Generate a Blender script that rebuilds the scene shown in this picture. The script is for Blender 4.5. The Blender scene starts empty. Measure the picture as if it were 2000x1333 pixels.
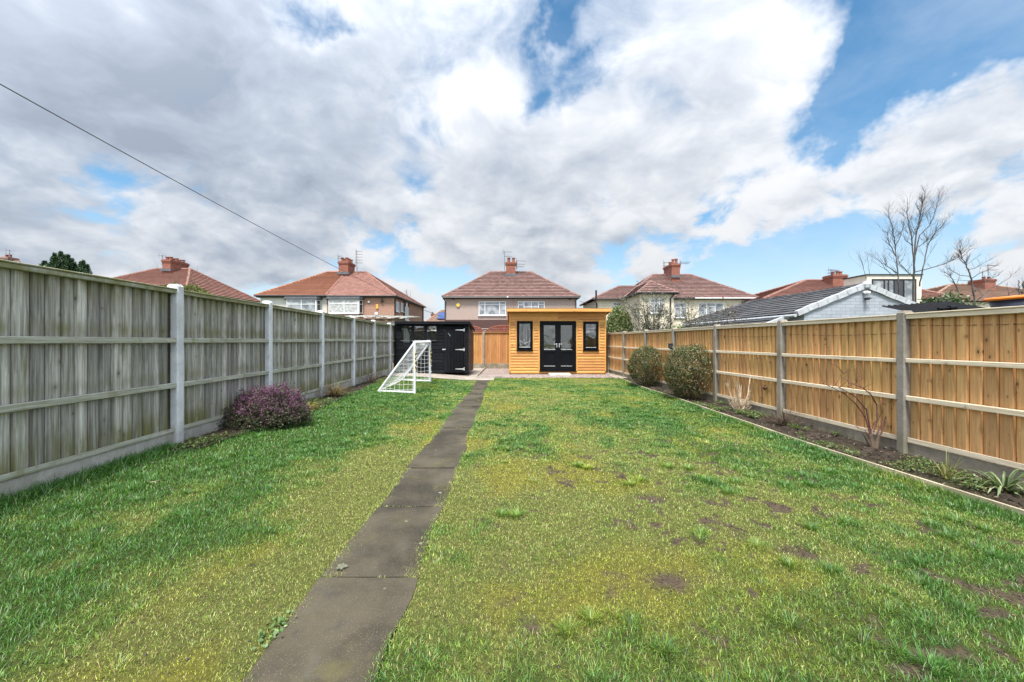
import bpy, math, random
import numpy as np
from mathutils import Vector, Matrix
random.seed(7); RNG = np.random.default_rng(11)
SC = bpy.context.scene
COL = SC.collection
F = 778.0; CX, CY = 1000.0, 666.5; CAMH = 1.32
def P(px, py, Y):
    return Vector(((px-CX)/F*Y, Y, CAMH+(CY-py)/F*Y))
def XW(px, Y): return (px-CX)/F*Y
def ZW(py, Y): return CAMH+(CY-py)/F*Y
def gz(x, y=0):
    t = np.clip((-1.1-x)/2.6, 0, 1)
    return 0.13*t*t*(3-2*t)

# ------------------------------------------------------------------ noise in numpy
def _hash(ix, iy, seed):
    with np.errstate(over='ignore'):
        h = ix.astype(np.int64).astype(np.uint32)*np.uint32(374761393) + iy.astype(np.int64).astype(np.uint32)*np.uint32(668265263) + np.uint32((seed*2246822519) & 0xffffffff)
        h = (h ^ (h >> np.uint32(13)))*np.uint32(1274126177)
        h = h ^ (h >> np.uint32(16))
    return h.astype(np.float64)/4294967295.0
def vnoise(x, y, seed):
    ix, iy = np.floor(x), np.floor(y); fx, fy = x-ix, y-iy
    fx = fx*fx*(3-2*fx); fy = fy*fy*(3-2*fy)
    a, b = _hash(ix, iy, seed), _hash(ix+1, iy, seed)
    c, d = _hash(ix, iy+1, seed), _hash(ix+1, iy+1, seed)
    return (a*(1-fx)+b*fx)*(1-fy)+(c*(1-fx)+d*fx)*fy
def fbm(x, y, seed, octv=4):
    s, a, t = 0, .5, 0
    for i in range(octv):
        s = s+a*vnoise(x*2**i+i*17.3, y*2**i-i*9.1, seed+i); t += a; a *= .5
    return s/t
def sst(a, b, x):
    t = np.clip((x-a)/(b-a), 0, 1); return t*t*(3-2*t)

# ------------------------------------------------------------------ node helpers
class NT:
    def __init__(s, nt): s.nt = nt
    def n(s, typ, **kw):
        nd = s.nt.nodes.new(typ)
        for k, v in kw.items(): setattr(nd, k, v)
        return nd
    def put(s, sock, v):
        if v is None: return
        if hasattr(v, 'is_output'): s.nt.links.new(v, sock)
        else:
            if sock.type == 'RGBA' and not isinstance(v, (int, float)) and len(v) == 3: v = (*v, 1)
            elif sock.type == 'RGBA' and isinstance(v, (int, float)): v = (v, v, v, 1)
            elif sock.type == 'VECTOR' and isinstance(v, (int, float)): v = (v, v, v)
            sock.default_value = v
    def m(s, op, a, b=None, c=None, clamp=False):
        nd = s.n('ShaderNodeMath', operation=op); nd.use_clamp = clamp
        for i, v in enumerate((a, b, c)): s.put(nd.inputs[i], v)
        return nd.outputs[0]
    def vm(s, op, a, b=None):
        nd = s.n('ShaderNodeVectorMath', operation=op)
        s.put(nd.inputs[0], a)
        if b is not None: s.put(nd.inputs[3 if op == 'SCALE' else 1], b)
        return nd.outputs['Value'] if op in ('DISTANCE', 'LENGTH', 'DOT_PRODUCT') else nd.outputs[0]
    def obj(s): return s.n('ShaderNodeTexCoord').outputs['Object']
    def uv(s): return s.n('ShaderNodeUVMap').outputs[0]
    def attr(s, name, out='Color'): return s.n('ShaderNodeAttribute', attribute_name=name).outputs[out]
    def island(s): return s.n('ShaderNodeNewGeometry').outputs['Random Per Island']
    def orand(s): return s.n('ShaderNodeObjectInfo').outputs['Random']
    def sep(s, v):
        nd = s.n('ShaderNodeSeparateXYZ'); s.put(nd.inputs[0], v); return nd.outputs
    def comb(s, x, y, z):
        nd = s.n('ShaderNodeCombineXYZ')
        for i, v in enumerate((x, y, z)): s.put(nd.inputs[i], v)
        return nd.outputs[0]
    def noise(s, vec, scale, detail=4, rough=.55, dist=0, out=0):
        nd = s.n('ShaderNodeTexNoise'); s.put(nd.inputs['Vector'], vec)
        nd.inputs['Scale'].default_value = scale; nd.inputs['Detail'].default_value = detail
        nd.inputs['Roughness'].default_value = rough; nd.inputs['Distortion'].default_value = dist
        return nd.outputs[out]
    def voro(s, vec, scale, feat='F1', out='Distance', rnd=1.0):
        nd = s.n('ShaderNodeTexVoronoi', feature=feat); s.put(nd.inputs['Vector'], vec)
        nd.inputs['Scale'].default_value = scale; nd.inputs['Randomness'].default_value = rnd
        return nd.outputs[out]
    def ramp(s, fac, stops, interp='LINEAR'):
        nd = s.n('ShaderNodeValToRGB'); cr = nd.color_ramp; cr.interpolation = interp
        while len(cr.elements) < len(stops): cr.elements.new(.5)
        for e, (p, c) in zip(cr.elements, stops):
            e.position = p
            if isinstance(c, (int, float)): c = (c, c, c)
            e.color = (*c[:3], 1)
        s.put(nd.inputs[0], fac); return nd.outputs[0]
    def rng(s, v, a, b, c=0, d=1, smooth=True):
        nd = s.n('ShaderNodeMapRange', interpolation_type='SMOOTHSTEP' if smooth else 'LINEAR')
        s.put(nd.inputs[0], v)
        for i, q in enumerate((a, b, c, d)): s.put(nd.inputs[i+1], q)
        return nd.outputs[0]
    def mix(s, fac, a, b, mode='MIX'):
        nd = s.n('ShaderNodeMix', data_type='RGBA', blend_type=mode)
        s.put(nd.inputs[0], fac); s.put(nd.inputs[6], a); s.put(nd.inputs[7], b)
        return nd.outputs[2]
    def bump(s, h, strength=.4, dist=.01):
        nd = s.n('ShaderNodeBump'); nd.inputs['Strength'].default_value = strength
        nd.inputs['Distance'].default_value = dist; s.put(nd.inputs['Height'], h); return nd.outputs[0]
    def hsv(s, col, h=.5, sa=1, v=1):
        nd = s.n('ShaderNodeHueSaturation'); s.put(nd.inputs['Hue'], h); s.put(nd.inputs['Saturation'], sa); s.put(nd.inputs['Value'], v)
        s.put(nd.inputs['Color'], col); return nd.outputs[0]
MATS = {}
def mat(name, fn):
    m = bpy.data.materials.new(name); m.use_nodes = True
    nt = m.node_tree; nt.nodes.clear(); t = NT(nt)
    out = t.n('ShaderNodeOutputMaterial')
    def bsdf(color, rough=.8, normal=None, spec=.3, metal=0, **kw):
        b = t.n('ShaderNodeBsdfPrincipled')
        t.put(b.inputs['Base Color'], color); t.put(b.inputs['Roughness'], rough)
        t.put(b.inputs['Specular IOR Level'], spec); t.put(b.inputs['Metallic'], metal)
        if normal is not None: t.put(b.inputs['Normal'], normal)
        for k, v in kw.items(): t.put(b.inputs[k], v)
        return b.outputs[0]
    sh = fn(t, bsdf)
    nt.links.new(sh, out.inputs[0]); MATS[name] = m; return m

# ------------------------------------------------------------------ mesh builder
class MB:
    def __init__(s): s.v = []; s.f = []; s.uv = {}
    def add(s, vs, fs):
        o = len(s.v); s.v.extend(tuple(map(float, p)) for p in vs)
        s.f.extend(tuple(i+o for i in f) for f in fs); return s
    def quad(s, a, b, c, d, uv=None):
        o = len(s.v); s.v.extend(tuple(map(float, p)) for p in (a, b, c, d)); s.f.append((o, o+1, o+2, o+3))
        if uv: s.uv[len(s.f)-1] = uv
        return s
    def box(s, x0, x1, y0, y1, z0, z1, M=None):
        vs = [(x, y, z) for z in (z0, z1) for y in (y0, y1) for x in (x0, x1)]
        if M is not None: vs = [M @ Vector(p) for p in vs]
        return s.add(vs, [(0, 2, 3, 1), (4, 5, 7, 6), (0, 1, 5, 4), (2, 6, 7, 3), (0, 4, 6, 2), (1, 3, 7, 5)])
    def bbox(s, x0, x1, y0, y1, z0, z1, b=.006, M=None):
        # box with all edges chamfered: three slabs sharing a convex hull
        vs = []
        for sx, X in ((1, x0), (-1, x1)):
            for sy, Y in ((1, y0), (-1, y1)):
                for sz, Z in ((1, z0), (-1, z1)):
                    vs += [(X, Y+sy*b, Z+sz*b), (X+sx*b, Y, Z+sz*b), (X+sx*b, Y+sy*b, Z)]
        def i(a, bb, c, k): return (a*4+bb*2+c)*3+k
        fs = [(i(0,0,0,0), i(0,0,1,0), i(0,1,1,0), i(0,1,0,0)), (i(1,0,0,0), i(1,1,0,0), i(1,1,1,0), i(1,0,1,0)),
              (i(0,0,0,1), i(1,0,0,1), i(1,0,1,1), i(0,0,1,1)), (i(0,1,0,1), i(0,1,1,1), i(1,1,1,1), i(1,1,0,1)),
              (i(0,0,0,2), i(0,1,0,2), i(1,1,0,2), i(1,0,0,2)), (i(0,0,1,2), i(1,0,1,2), i(1,1,1,2), i(0,1,1,2))]
        for a in (0, 1):
            for c in (0, 1):
                fs += [(i(a,c,0,0), i(a,c,1,0), i(a,c,1,1), i(a,c,0,1)), (i(a,0,c,0), i(a,1,c,0), i(a,1,c,2), i(a,0,c,2)),
                       (i(0,a,c,1), i(1,a,c,1), i(1,a,c,2), i(0,a,c,2))]
                for e in (0, 1): fs.append((i(a,c,e,0), i(a,c,e,1), i(a,c,e,2)))
        if M is not None: vs = [M @ Vector(p) for p in vs]
        return s.add(vs, fs)
    def tube(s, pts, rad, n=6, cap=True):
        pts = [Vector(p) for p in pts]
        if isinstance(rad, (int, float)): rad = [rad]*len(pts)
        o = len(s.v); up = None
        for k, p in enumerate(pts):
            d = (pts[min(k+1, len(pts)-1)]-pts[max(k-1, 0)])
            if d.length < 1e-9: d = Vector((0, 0, 1))
            d.normalize()
            if up is None:
                up = Vector((0, 0, 1)) if abs(d.z) < .9 else Vector((1, 0, 0))
            a = d.cross(up).normalized(); up = a.cross(d).normalized()
            for j in range(n):
                w = 2*math.pi*j/n
                q = p+(a*math.cos(w)+up*math.sin(w))*rad[k]; s.v.append((q.x, q.y, q.z))
        for k in range(len(pts)-1):
            for j in range(n):
                j2 = (j+1) % n
                s.f.append((o+k*n+j, o+k*n+j2, o+(k+1)*n+j2, o+(k+1)*n+j))
        if cap:
            s.f.append(tuple(o+j for j in reversed(range(n)))); e = o+(len(pts)-1)*n
            s.f.append(tuple(e+j for j in range(n)))
        return s
    def prism(s, poly, d):
        n = len(poly); d = Vector(d); a = [Vector(p) for p in poly]
        return s.add(a+[p+d for p in a], [tuple(range(n))[::-1], tuple(range(n, 2*n))]+[(i, (i+1) % n, n+(i+1) % n, n+i) for i in range(n)])
    def lathe(s, prof, c, n=16):
        o = len(s.v)
        for r, z in prof:
            for j in range(n):
                w = 2*math.pi*j/n; s.v.append((c[0]+r*math.cos(w), c[1]+r*math.sin(w), c[2]+z))
        for k in range(len(prof)-1):
            for j in range(n):
                j2 = (j+1) % n; s.f.append((o+k*n+j, o+k*n+j2, o+(k+1)*n+j2, o+(k+1)*n+j))
        return s
    def build(s, name, material, parent=None, world=True, smooth=False):
        v = s.v
        if parent is not None and world:
            Mi = ROOTM.get(parent.name)
            if Mi is not None: v = [tuple(Mi @ Vector(p)) for p in v]
        me = bpy.data.meshes.new(name); me.from_pydata(v, [], s.f); me.update()
        uvl = me.uv_layers.new(name='UVMap')
        co = np.array(v, dtype=np.float64)
        for p in me.polygons:
            q = s.uv.get(p.index)
            nx, ny, nz = map(abs, p.normal)
            for k, li in enumerate(p.loop_indices):
                if q: uvl.data[li].uv = q[k]
                else:
                    c = co[me.loops[li].vertex_index]
                    uvl.data[li].uv = (c[0], c[1]) if nz > .7 else ((c[1], c[2]) if nx > ny else (c[0], c[2]))
        me.materials.append(material)
        if smooth: me.polygons.foreach_set('use_smooth', [True]*len(me.polygons))
        o = bpy.data.objects.new(name, me); COL.objects.link(o)
        if parent is not None:
            o.parent = parent
            if parent.name in ROOTM: ROOTM[o.name] = ROOTM[parent.name]
        return o
ROOTM = {}
def np_mesh(name, verts, faces_flat, counts, material, parent=None, color=None, smooth=False):
    """big meshes straight from arrays; color: per-vertex linear rgb"""
    verts = np.asarray(verts, dtype=np.float64)
    if parent is not None and parent.name in ROOTM:
        M = np.array(ROOTM[parent.name]); verts = verts @ M[:3, :3].T + M[:3, 3]
    me = bpy.data.meshes.new(name)
    me.vertices.add(len(verts)); me.vertices.foreach_set('co', verts.astype(np.float32).ravel())
    me.loops.add(len(faces_flat)); me.loops.foreach_set('vertex_index', faces_flat.astype(np.int32))
    me.polygons.add(len(counts)); st = np.concatenate(([0], np.cumsum(counts)[:-1]))
    me.polygons.foreach_set('loop_start', st.astype(np.int32))
    me.update(calc_edges=True); me.validate()
    if color is not None:
        ca = me.color_attributes.new('col', 'FLOAT_COLOR', 'POINT')
        c4 = np.ones((len(verts), 4), dtype=np.float32); c4[:, :3] = color
        ca.data.foreach_set('color', c4.ravel())
    if smooth: me.polygons.foreach_set('use_smooth', np.ones(len(counts), dtype=bool))
    me.materials.append(material)
    o = bpy.data.objects.new(name, me); COL.objects.link(o)
    if parent is not None:
        o.parent = parent
        if parent.name in ROOTM: ROOTM[o.name] = ROOTM[parent.name]
    return o
def tag(o, label=None, cat=None, group=None, kind=None):
    if label: o['label'] = label
    if cat: o['category'] = cat
    if group: o['group'] = group
    if kind: o['kind'] = kind
    return o
def thing(name, label, cat, loc, rz=0, group=None):
    o = bpy.data.objects.new(name, None); COL.objects.link(o)
    o.location = loc; o.rotation_euler = (0, 0, rz); o.empty_display_size = .2
    M = Matrix.Translation(Vector(loc)) @ Matrix.Rotation(rz, 4, 'Z'); ROOTM[o.name] = M.inverted()
    return tag(o, label, cat, group)

# ------------------------------------------------------------------ materials
def wood(name, lo, hi, axis='z', knots=.6, algae=0, rough=.8, dark=.55, spread=.35, zband=None, spec=.3):
    def fn(t, bsdf):
        v = t.obj(); isl = t.island()
        off = t.vm('SCALE', t.comb(isl, t.m('FRACT', t.m('MULTIPLY', isl, 7.31)), t.m('FRACT', t.m('MULTIPLY', isl, 3.77))), 37.0)
        vv = t.vm('ADD', v, off)
        st = {'z': (48, 48, 2.0), 'x': (2.0, 48, 48), 'y': (48, 2.0, 48)}[axis]
        g = t.vm('MULTIPLY', vv, st)
        warp = t.noise(vv, 3.5, 2, .5, out=1)
        g = t.vm('ADD', g, t.vm('SCALE', warp, 1.1))
        n1 = t.noise(g, 1.0, 5, .65)
        fine = t.noise(t.vm('MULTIPLY', g, (4, 4, 4)), 1.0, 3, .6)
        c = t.mix(t.rng(n1, .3, .72), lo, hi)
        c = t.mix(t.rng(fine, .50, .72, 0, .55), c, tuple(q*dark for q in lo))
        c = t.hsv(c, t.m('ADD', .492, t.m('MULTIPLY', isl, .016)), 1, t.m('ADD', 1-spread/2, t.m('MULTIPLY', t.m('FRACT', t.m('MULTIPLY', isl, 13.7)), spread)))
        h = n1
        if knots:
            q3 = t.sep(vv)
            kv = t.comb(t.m('ADD', q3[0], q3[1]), t.m('MULTIPLY', q3[2], .8 if axis == 'z' else 1.0), 0)
            kd = t.n('ShaderNodeTexVoronoi', voronoi_dimensions='2D'); t.put(kd.inputs['Vector'], kv); kd.inputs['Scale'].default_value = 6.5
            kn = kd.outputs['Distance']; kc = t.sep(kd.outputs['Color']); on = t.m('MULTIPLY', t.rng(kc[0], .58, .60), t.rng(kc[2], 0, 1, .35, 1)); kn = t.m('MULTIPLY', kn, t.rng(kc[1], 0, 1, .8, 2.2))
            core = t.m('MULTIPLY', t.rng(kn, .045, .10, 1, 0), on); halo = t.m('MULTIPLY', t.rng(kn, .08, .30, 1, 0), on)
            c = t.mix(t.m('MULTIPLY', halo, .5*knots), c, tuple(q*.55 for q in lo))
            c = t.mix(t.m('MULTIPLY', core, knots), c, (.06, .03, .015))
        if algae:
            z = t.sep(v)[2]
            an = t.noise(t.vm('MULTIPLY', vv, (6, 6, 1.2)), 1.0, 5, .65)
            a = t.rng(an, .5, .78)
            if zband:
                for zc, w, s in zband:
                    b = t.rng(t.m('ABSOLUTE', t.m('SUBTRACT', z, zc)), 0, w, s, 0)
                    a = t.m('MAXIMUM', a, t.m('MULTIPLY', b, t.rng(an, .3, .6)))
            c = t.mix(t.m('MULTIPLY', a, algae), c, (.17, .165, .045))
        return bsdf(c, rough, t.bump(t.m('ADD', h, t.m('MULTIPLY', fine, .4)), .5, .004), spec)
    return mat(name, fn)
M_fenceL = wood('weathered_grey_board', (.225, .212, .185), (.65, .63, .58), knots=.6, algae=.9, spread=.75, zband=((1.86, .3, .8), (.36, .3, 1.0), (1.42, .12, .7), (.92, .1, .5)))
M_railL = wood('mossy_rail', (.22, .22, .16), (.44, .44, .38), axis='y', knots=.25, algae=.8, zband=((1.9, .2, 1.0),))
M_fenceR = wood('golden_board', (.47, .25, .098), (.70, .44, .19), knots=.95, spread=.32)
M_railR = wood('pale_rail', (.44, .36, .25), (.62, .53, .40), axis='y', knots=.4)
M_fenceB = wood('amber_board', (.33, .145, .048), (.52, .27, .10), knots=.7, spread=.3)
M_pineX = wood('pine_cladding', (.40, .185, .050), (.60, .31, .092), axis='x', knots=.9, rough=.6, spread=.38)
M_pineY = wood('pine_side_cladding', (.44, .20, .045), (.64, .33, .09), axis='y', knots=.8, rough=.55, spread=.22)
M_pineZ = wood('pine_trim', (.44, .20, .045), (.62, .325, .09), axis='z', knots=.5, rough=.55, spread=.12)
M_blackX = wood('black_stained_board', (.004, .0045, .0055), (.013, .014, .017), axis='x', knots=0, rough=.6, spread=.6, dark=.4, spec=.08)
M_blackZ = wood('black_stained_plank', (.004, .0045, .0055), (.012, .013, .016), axis='z', knots=0, rough=.6, spread=.6, dark=.4, spec=.08)
M_blackY = wood('black_stained_side', (.022, .020, .022), (.05, .045, .046), axis='y', knots=0, rough=.55, spread=.6)
M_edge = wood('pale_timber_edging', (.30, .25, .16), (.50, .44, .32), axis='y', knots=.2)
M_trellis = wood('red_brown_trellis', (.16, .05, .03), (.28, .09, .055), knots=0)

def concrete(name, a, b, speck=.5, green=0, splash=0):
    def fn(t, bsdf):
        v = t.obj()
        n = t.noise(v, 3.0, 6, .65); f = t.noise(v, 90, 3, .7); p = t.voro(v, 55)
        c = t.mix(t.rng(n, .3, .7), a, b)
        c = t.mix(t.rng(f, .5, .75, 0, speck), c, tuple(q*.45 for q in a))
        c = t.mix(t.rng(p, .05, .22, .5*speck, 0), c, tuple(q*.3 for q in a))
        if splash:
            zz = t.sep(v)[2]; sn = t.noise(t.vm('MULTIPLY', v, (9, 9, 2)), 1, 5, .7)
            c = t.mix(t.m('MULTIPLY', t.rng(t.m('ADD', zz, t.m('MULTIPLY', sn, -.55)), -.28, .25, splash, 0), 1.0), c, (.17, .155, .10))
            c = t.mix(t.m('MULTIPLY', t.rng(sn, .52, .75), splash*.45), c, (.24, .235, .19))
        if green:
            c = t.mix(t.m('MULTIPLY', t.rng(t.noise(v, 5, 5, .7), .48, .7), green), c, (.10, .105, .035))
        return bsdf(c, .9, t.bump(t.m('SUBTRACT', f, t.rng(p, .05, .2, .6, 0)), .5, .006))
    return mat(name, fn)
M_postL = concrete('pale_concrete', (.52, .53, .54), (.74, .75, .77), .5, 0, .5)
M_postR = concrete('grey_concrete', (.18, .158, .13), (.29, .265, .23), .8, .25, .5)
M_gravelbL = concrete('pale_gravel_board', (.40, .38, .35), (.58, .56, .53), .5, .4, .55)
M_gravelbR = concrete('mossy_gravel_board', (.16, .135, .10), (.30, .26, .20), .5, .6)
M_slab = concrete('paving_concrete', (.22, .19, .16), (.34, .30, .26), .5, .35)
M_step = concrete('step_concrete', (.40, .37, .33), (.55, .52, .48), .4)

def f_path(t, bsdf):
    v = t.obj()
    big = t.noise(v, 1.3, 5, .6); med = t.noise(v, 7, 4, .6)
    c = t.mix(t.rng(big, .38, .62), (.022, .018, .0105), (.060, .050, .031))
    c = t.mix(t.rng(med, .55, .75, 0, .6), c, (.032, .030, .026))
    vd = t.voro(v, 190, out='Distance'); vc = t.voro(v, 190, out='Color')
    cr = t.sep(vc)[0]
    stone = t.m('MULTIPLY', t.rng(vd, .28, .42, 1, 0), t.rng(cr, .45, .75))
    sc = t.mix(t.sep(vc)[1], (.05, .044, .033), (.19, .17, .13))
    c = t.mix(t.m('MULTIPLY', stone, .7), c, sc)
    c = t.mix(t.rng(t.voro(t.vm('ADD', v, (.3, .1, 0)), 4.2), .045, .075, .75, 0), c, (.20, .19, .15))
    c = t.mix(t.rng(t.noise(v, 2.3, 6, .7), .54, .70, 0, .55), c, (.085, .075, .026))
    c = t.mix(t.rng(t.noise(v, 5.3, 6, .75), .55, .72, 0, .5), c, (.075, .070, .056))
    c = t.hsv(c, .5, 1, t.m('ADD', .84, t.m('MULTIPLY', t.island(), .34)))
    return bsdf(c, t.rng(big, .3, .7, .85, .6), t.bump(t.m('ADD', t.m('MULTIPLY', stone, .5), med), .6, .006), .35)
M_path = mat('exposed_aggregate', f_path)
def f_soil(t, bsdf):
    v = t.obj(); n = t.noise(v, 9, 8, .7); b = t.noise(v, 1.4, 4, .6); f = t.noise(v, 60, 4, .7)
    c = t.mix(t.rng(n, .35, .7), (.022, .017, .013), (.068, .053, .040))
    c = t.mix(t.rng(f, .6, .72, 0, .6), c, (.15, .115, .075))
    c = t.mix(t.rng(b, .5, .72, 0, .5), c, (.055, .065, .02))
    return bsdf(c, .95, t.bump(t.m('ADD', n, t.m('MULTIPLY', f, .5)), .9, .03), .15)
M_soil = mat('dark_soil', f_soil)
def f_lawnbase(t, bsdf):
    v = t.obj(); c = t.attr('col'); n = t.noise(v, 30, 6, .7); f = t.noise(v, 140, 4, .7)
    c = t.mix(t.rng(n, .35, .7, .0, .75), c, t.hsv(c, .49, .9, .35))
    c = t.mix(t.rng(f, .55, .75, 0, .5), c, t.hsv(c, .485, .8, 1.7))
    return bsdf(c, .95, t.bump(t.m('ADD', n, f), .8, .02), .1)
M_lawn = mat('lawn_base', f_lawnbase)
def f_blade(t, bsdf):
    c = t.attr('col')
    d = t.n('ShaderNodeBsdfDiffuse'); t.put(d.inputs[0], c)
    tr = t.n('ShaderNodeBsdfTranslucent'); t.put(tr.inputs[0], t.hsv(c, .49, 1.1, 1.1))
    gl = t.n('ShaderNodeBsdfGlossy'); gl.inputs['Roughness'].default_value = .45; t.put(gl.inputs[0], (.8, .85, .8))
    m1 = t.n('ShaderNodeMixShader'); m1.inputs[0].default_value = .32
    t.nt.links.new(d.outputs[0], m1.inputs[1]); t.nt.links.new(tr.outputs[0], m1.inputs[2])
    m2 = t.n('ShaderNodeMixShader'); m2.inputs[0].default_value = .035
    t.nt.links.new(m1.outputs[0], m2.inputs[1]); t.nt.links.new(gl.outputs[0], m2.inputs[2])
    return m2.outputs[0]
M_blade = mat('grass_blade', f_blade)
M_leaf = mat('leaf', f_blade)
def f_ground(t, bsdf):
    v = t.obj(); n = t.noise(v, .4, 6, .6)
    return bsdf(t.mix(t.rng(n, .35, .65), (.07, .095, .03), (.13, .12, .06)), .95)
M_ground = mat('neighbourhood_ground', f_ground)
def f_gravel(t, bsdf):
    v = t.obj(); d = t.voro(v, 42); c = t.voro(v, 42, out='Color'); s = t.sep(c)
    col = t.ramp(s[0], [(0, (.20, .14, .12)), (.35, (.36, .27, .24)), (.7, (.46, .38, .35)), (1, (.60, .55, .52))])
    col = t.mix(t.rng(d, .35, .6, 0, .85), col, (.05, .04, .035))
    col = t.mix(t.rng(t.noise(v, 2, 4, .6), .55, .75, 0, .4), col, (.14, .12, .09))
    return bsdf(col, .8, t.bump(d, -.9, .02))
M_gravel = mat('pink_gravel', f_gravel)

def plain(name, col, rough=.5, var=.15, spec=.4, metal=0, scale=6):
    def fn(t, bsdf):
        n = t.noise(t.obj(), scale, 5, .65)
        c = t.mix(t.rng(n, .3, .7), tuple(q*(1-var) for q in col), tuple(min(1, q*(1+var)) for q in col))
        return bsdf(c, rough, t.bump(t.noise(t.obj(), scale*12, 3, .6), .08, .003), spec, metal)
    return mat(name, fn)
M_white = plain('white_upvc', (.58, .59, .60), .4, .05)
M_goal = plain('white_plastic_tube', (.60, .61, .62), .35, .06)
M_net = plain('white_net', (.62,.63,.63), .8, .05)
M_upvcblack = plain('black_upvc', (.004, .0045, .006), .45, .25, .10)
M_trimblack = plain('black_gutter', (.014, .014, .016), .45, .3)
M_galv = plain('galvanised_steel', (.52, .53, .53), .4, .2, .5, .6, 20)
M_chrome = plain('brushed_handle', (.62, .62, .62), .25, .1, .5, .8)
M_felt = plain('black_roof_felt', (.018, .019, .022), .8, .4)
M_lead = plain('dark_lead', (.09, .095, .105), .6, .3)
M_aerial = plain('dull_aluminium', (.16, .165, .18), .4, .2, .5, .7)
M_cable = plain('black_cable', (.05, .05, .055), .6, .1)
M_cream = plain('cream_render', (.56, .505, .40), .9, .09, .2, 0, 1.5)
M_pale = plain('pale_render', (.52, .52, .48), .9, .08, .2, 0, 1.5)
M_stone = plain('dormer_cladding', (.56, .52, .45), .8, .08, .2, 0, 2)
M_greytrim = plain('pale_grey_trim', (.36, .38, .40), .6, .15)
M_orange = plain('orange_rim', (.62, .16, .015), .45, .1)
M_navy = plain('navy_plastic', (.022, .03, .05), .4, .2)
M_alarm = plain('yellow_alarm_plastic', (.62, .42, .08), .5, .1)
M_alarm2 = plain('orange_alarm_plastic', (.62, .33, .07), .5, .1)
M_rust = plain('rusty_iron', (.09, .045, .03), .85, .4, .3, .2, 40)
M_sheetpale = plain('pale_roof_sheet', (.45, .44, .40), .9, .25, .2, 0, 4)
M_corr = plain('black_corrugated_sheet', (.007, .007, .008), .6, .3, .15)
M_shadowgapL = plain('mossy_shadow_gap', (.055, .052, .035), .95, .4, .1)
M_shadowgapR = plain('shadow_gap', (.24, .12, .045), .95, .3, .1)
M_greyd = plain('dark_grey_plastic', (.035, .038, .042), .5, .2)
M_cloth = plain('white_sheeting', (.72, .72, .70), .8, .1)
M_reflection = plain('painted_reflection', (.42, .43, .47), .5, .2)  # pale colour of the reflections painted on the summerhouse panes
M_lining = plain('beige_lining', (.72, .62, .50), .9, .06)
M_curtain = plain('pale_curtain', (.36, .365, .36), .5, .35, .3, 0, 5)
M_solar = plain('blue_solar_cells', (.03, .06, .17), .2, .2)
M_yellow = plain('yellow_print', (.65, .48, .05), .5, .1)
M_blackprint = plain('black_print', (.012, .012, .012), .5, .1)

def f_pane(t, bsdf):
    n = t.noise(t.obj(), 1.6, 3, .5)
    c = t.mix(t.rng(n, .35, .65), (.10, .115, .13), (.30, .32, .33))
    return bsdf(c, .04, t.bump(t.noise(t.obj(), 3.0, 2, .5), .05, .05), .9)
M_pane = mat('window_pane', f_pane)
def f_darkpane(t, bsdf):
    return bsdf((.02, .023, .027), .05, t.bump(t.noise(t.obj(), 2.2, 2, .5), .05, .05), .8)
M_darkpane = mat('dark_window_pane', f_darkpane)
def f_glass(t, bsdf):
    tr = t.n('ShaderNodeBsdfTransparent'); t.put(tr.inputs[0], (.88, .91, .90))
    gl = t.n('ShaderNodeBsdfGlossy'); gl.inputs['Roughness'].default_value = .015
    nb = t.bump(t.noise(t.obj(), 2.6, 2, .5), .25, .05); t.put(gl.inputs['Normal'], nb)
    fr = t.n('ShaderNodeFresnel'); fr.inputs[0].default_value = 1.7
    m = t.n('ShaderNodeMixShader'); t.put(m.inputs[0], t.m('MULTIPLY', fr.outputs[0], 1.5, clamp=True))
    t.nt.links.new(tr.outputs[0], m.inputs[1]); t.nt.links.new(gl.outputs[0], m.inputs[2]); return m.outputs[0]
M_glass = mat('clear_glass', f_glass)

def tiles(name, lo, hi, w=.30, h=.33, grime=.25):
    def fn(t, bsdf):
        u = t.sep(t.uv())
        row = t.m('FLOOR', t.m('DIVIDE', u[1], h)); fx = t.m('ADD', t.m('DIVIDE', u[0], w), t.m('MULTIPLY', row, .5))
        cell = t.comb(t.m('FLOOR', fx), row, 0)
        wn = t.n('ShaderNodeTexWhiteNoise', noise_dimensions='2D'); t.put(wn.inputs['Vector'], cell)
        c = t.mix(wn.outputs['Value'], lo, hi)
        n = t.noise(t.obj(), 1.2, 5, .65)
        c = t.mix(t.rng(n, .45, .75, 0, grime), c, (.10, .07, .06))
        fr = t.m('FRACT', fx)
        prof = t.m('SINE', t.m('MULTIPLY', fr, math.pi))
        gap = t.rng(t.m('ABSOLUTE', t.m('SUBTRACT', fr, .5)), .43, .5, 0, .55)
        c = t.mix(gap, c, tuple(q*.35 for q in lo))
        c = t.mix(t.rng(t.m('FRACT', t.m('DIVIDE', u[1], h)), .0, .22, .30, 0), c, tuple(q*.4 for q in lo))  # lap shadow at each course painted into the tile colour
        return bsdf(c, .85, t.bump(prof, .5, .03), .25)
    return mat(name, fn)
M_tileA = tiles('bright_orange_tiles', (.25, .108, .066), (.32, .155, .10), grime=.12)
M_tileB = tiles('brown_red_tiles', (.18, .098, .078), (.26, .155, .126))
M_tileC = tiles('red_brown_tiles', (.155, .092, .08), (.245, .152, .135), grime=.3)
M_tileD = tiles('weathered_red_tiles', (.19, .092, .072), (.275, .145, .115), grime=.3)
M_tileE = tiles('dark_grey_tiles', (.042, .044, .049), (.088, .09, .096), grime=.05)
M_tileF = tiles('pale_brown_tiles', (.21, .135, .10), (.31, .205, .155), grime=.3)
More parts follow.
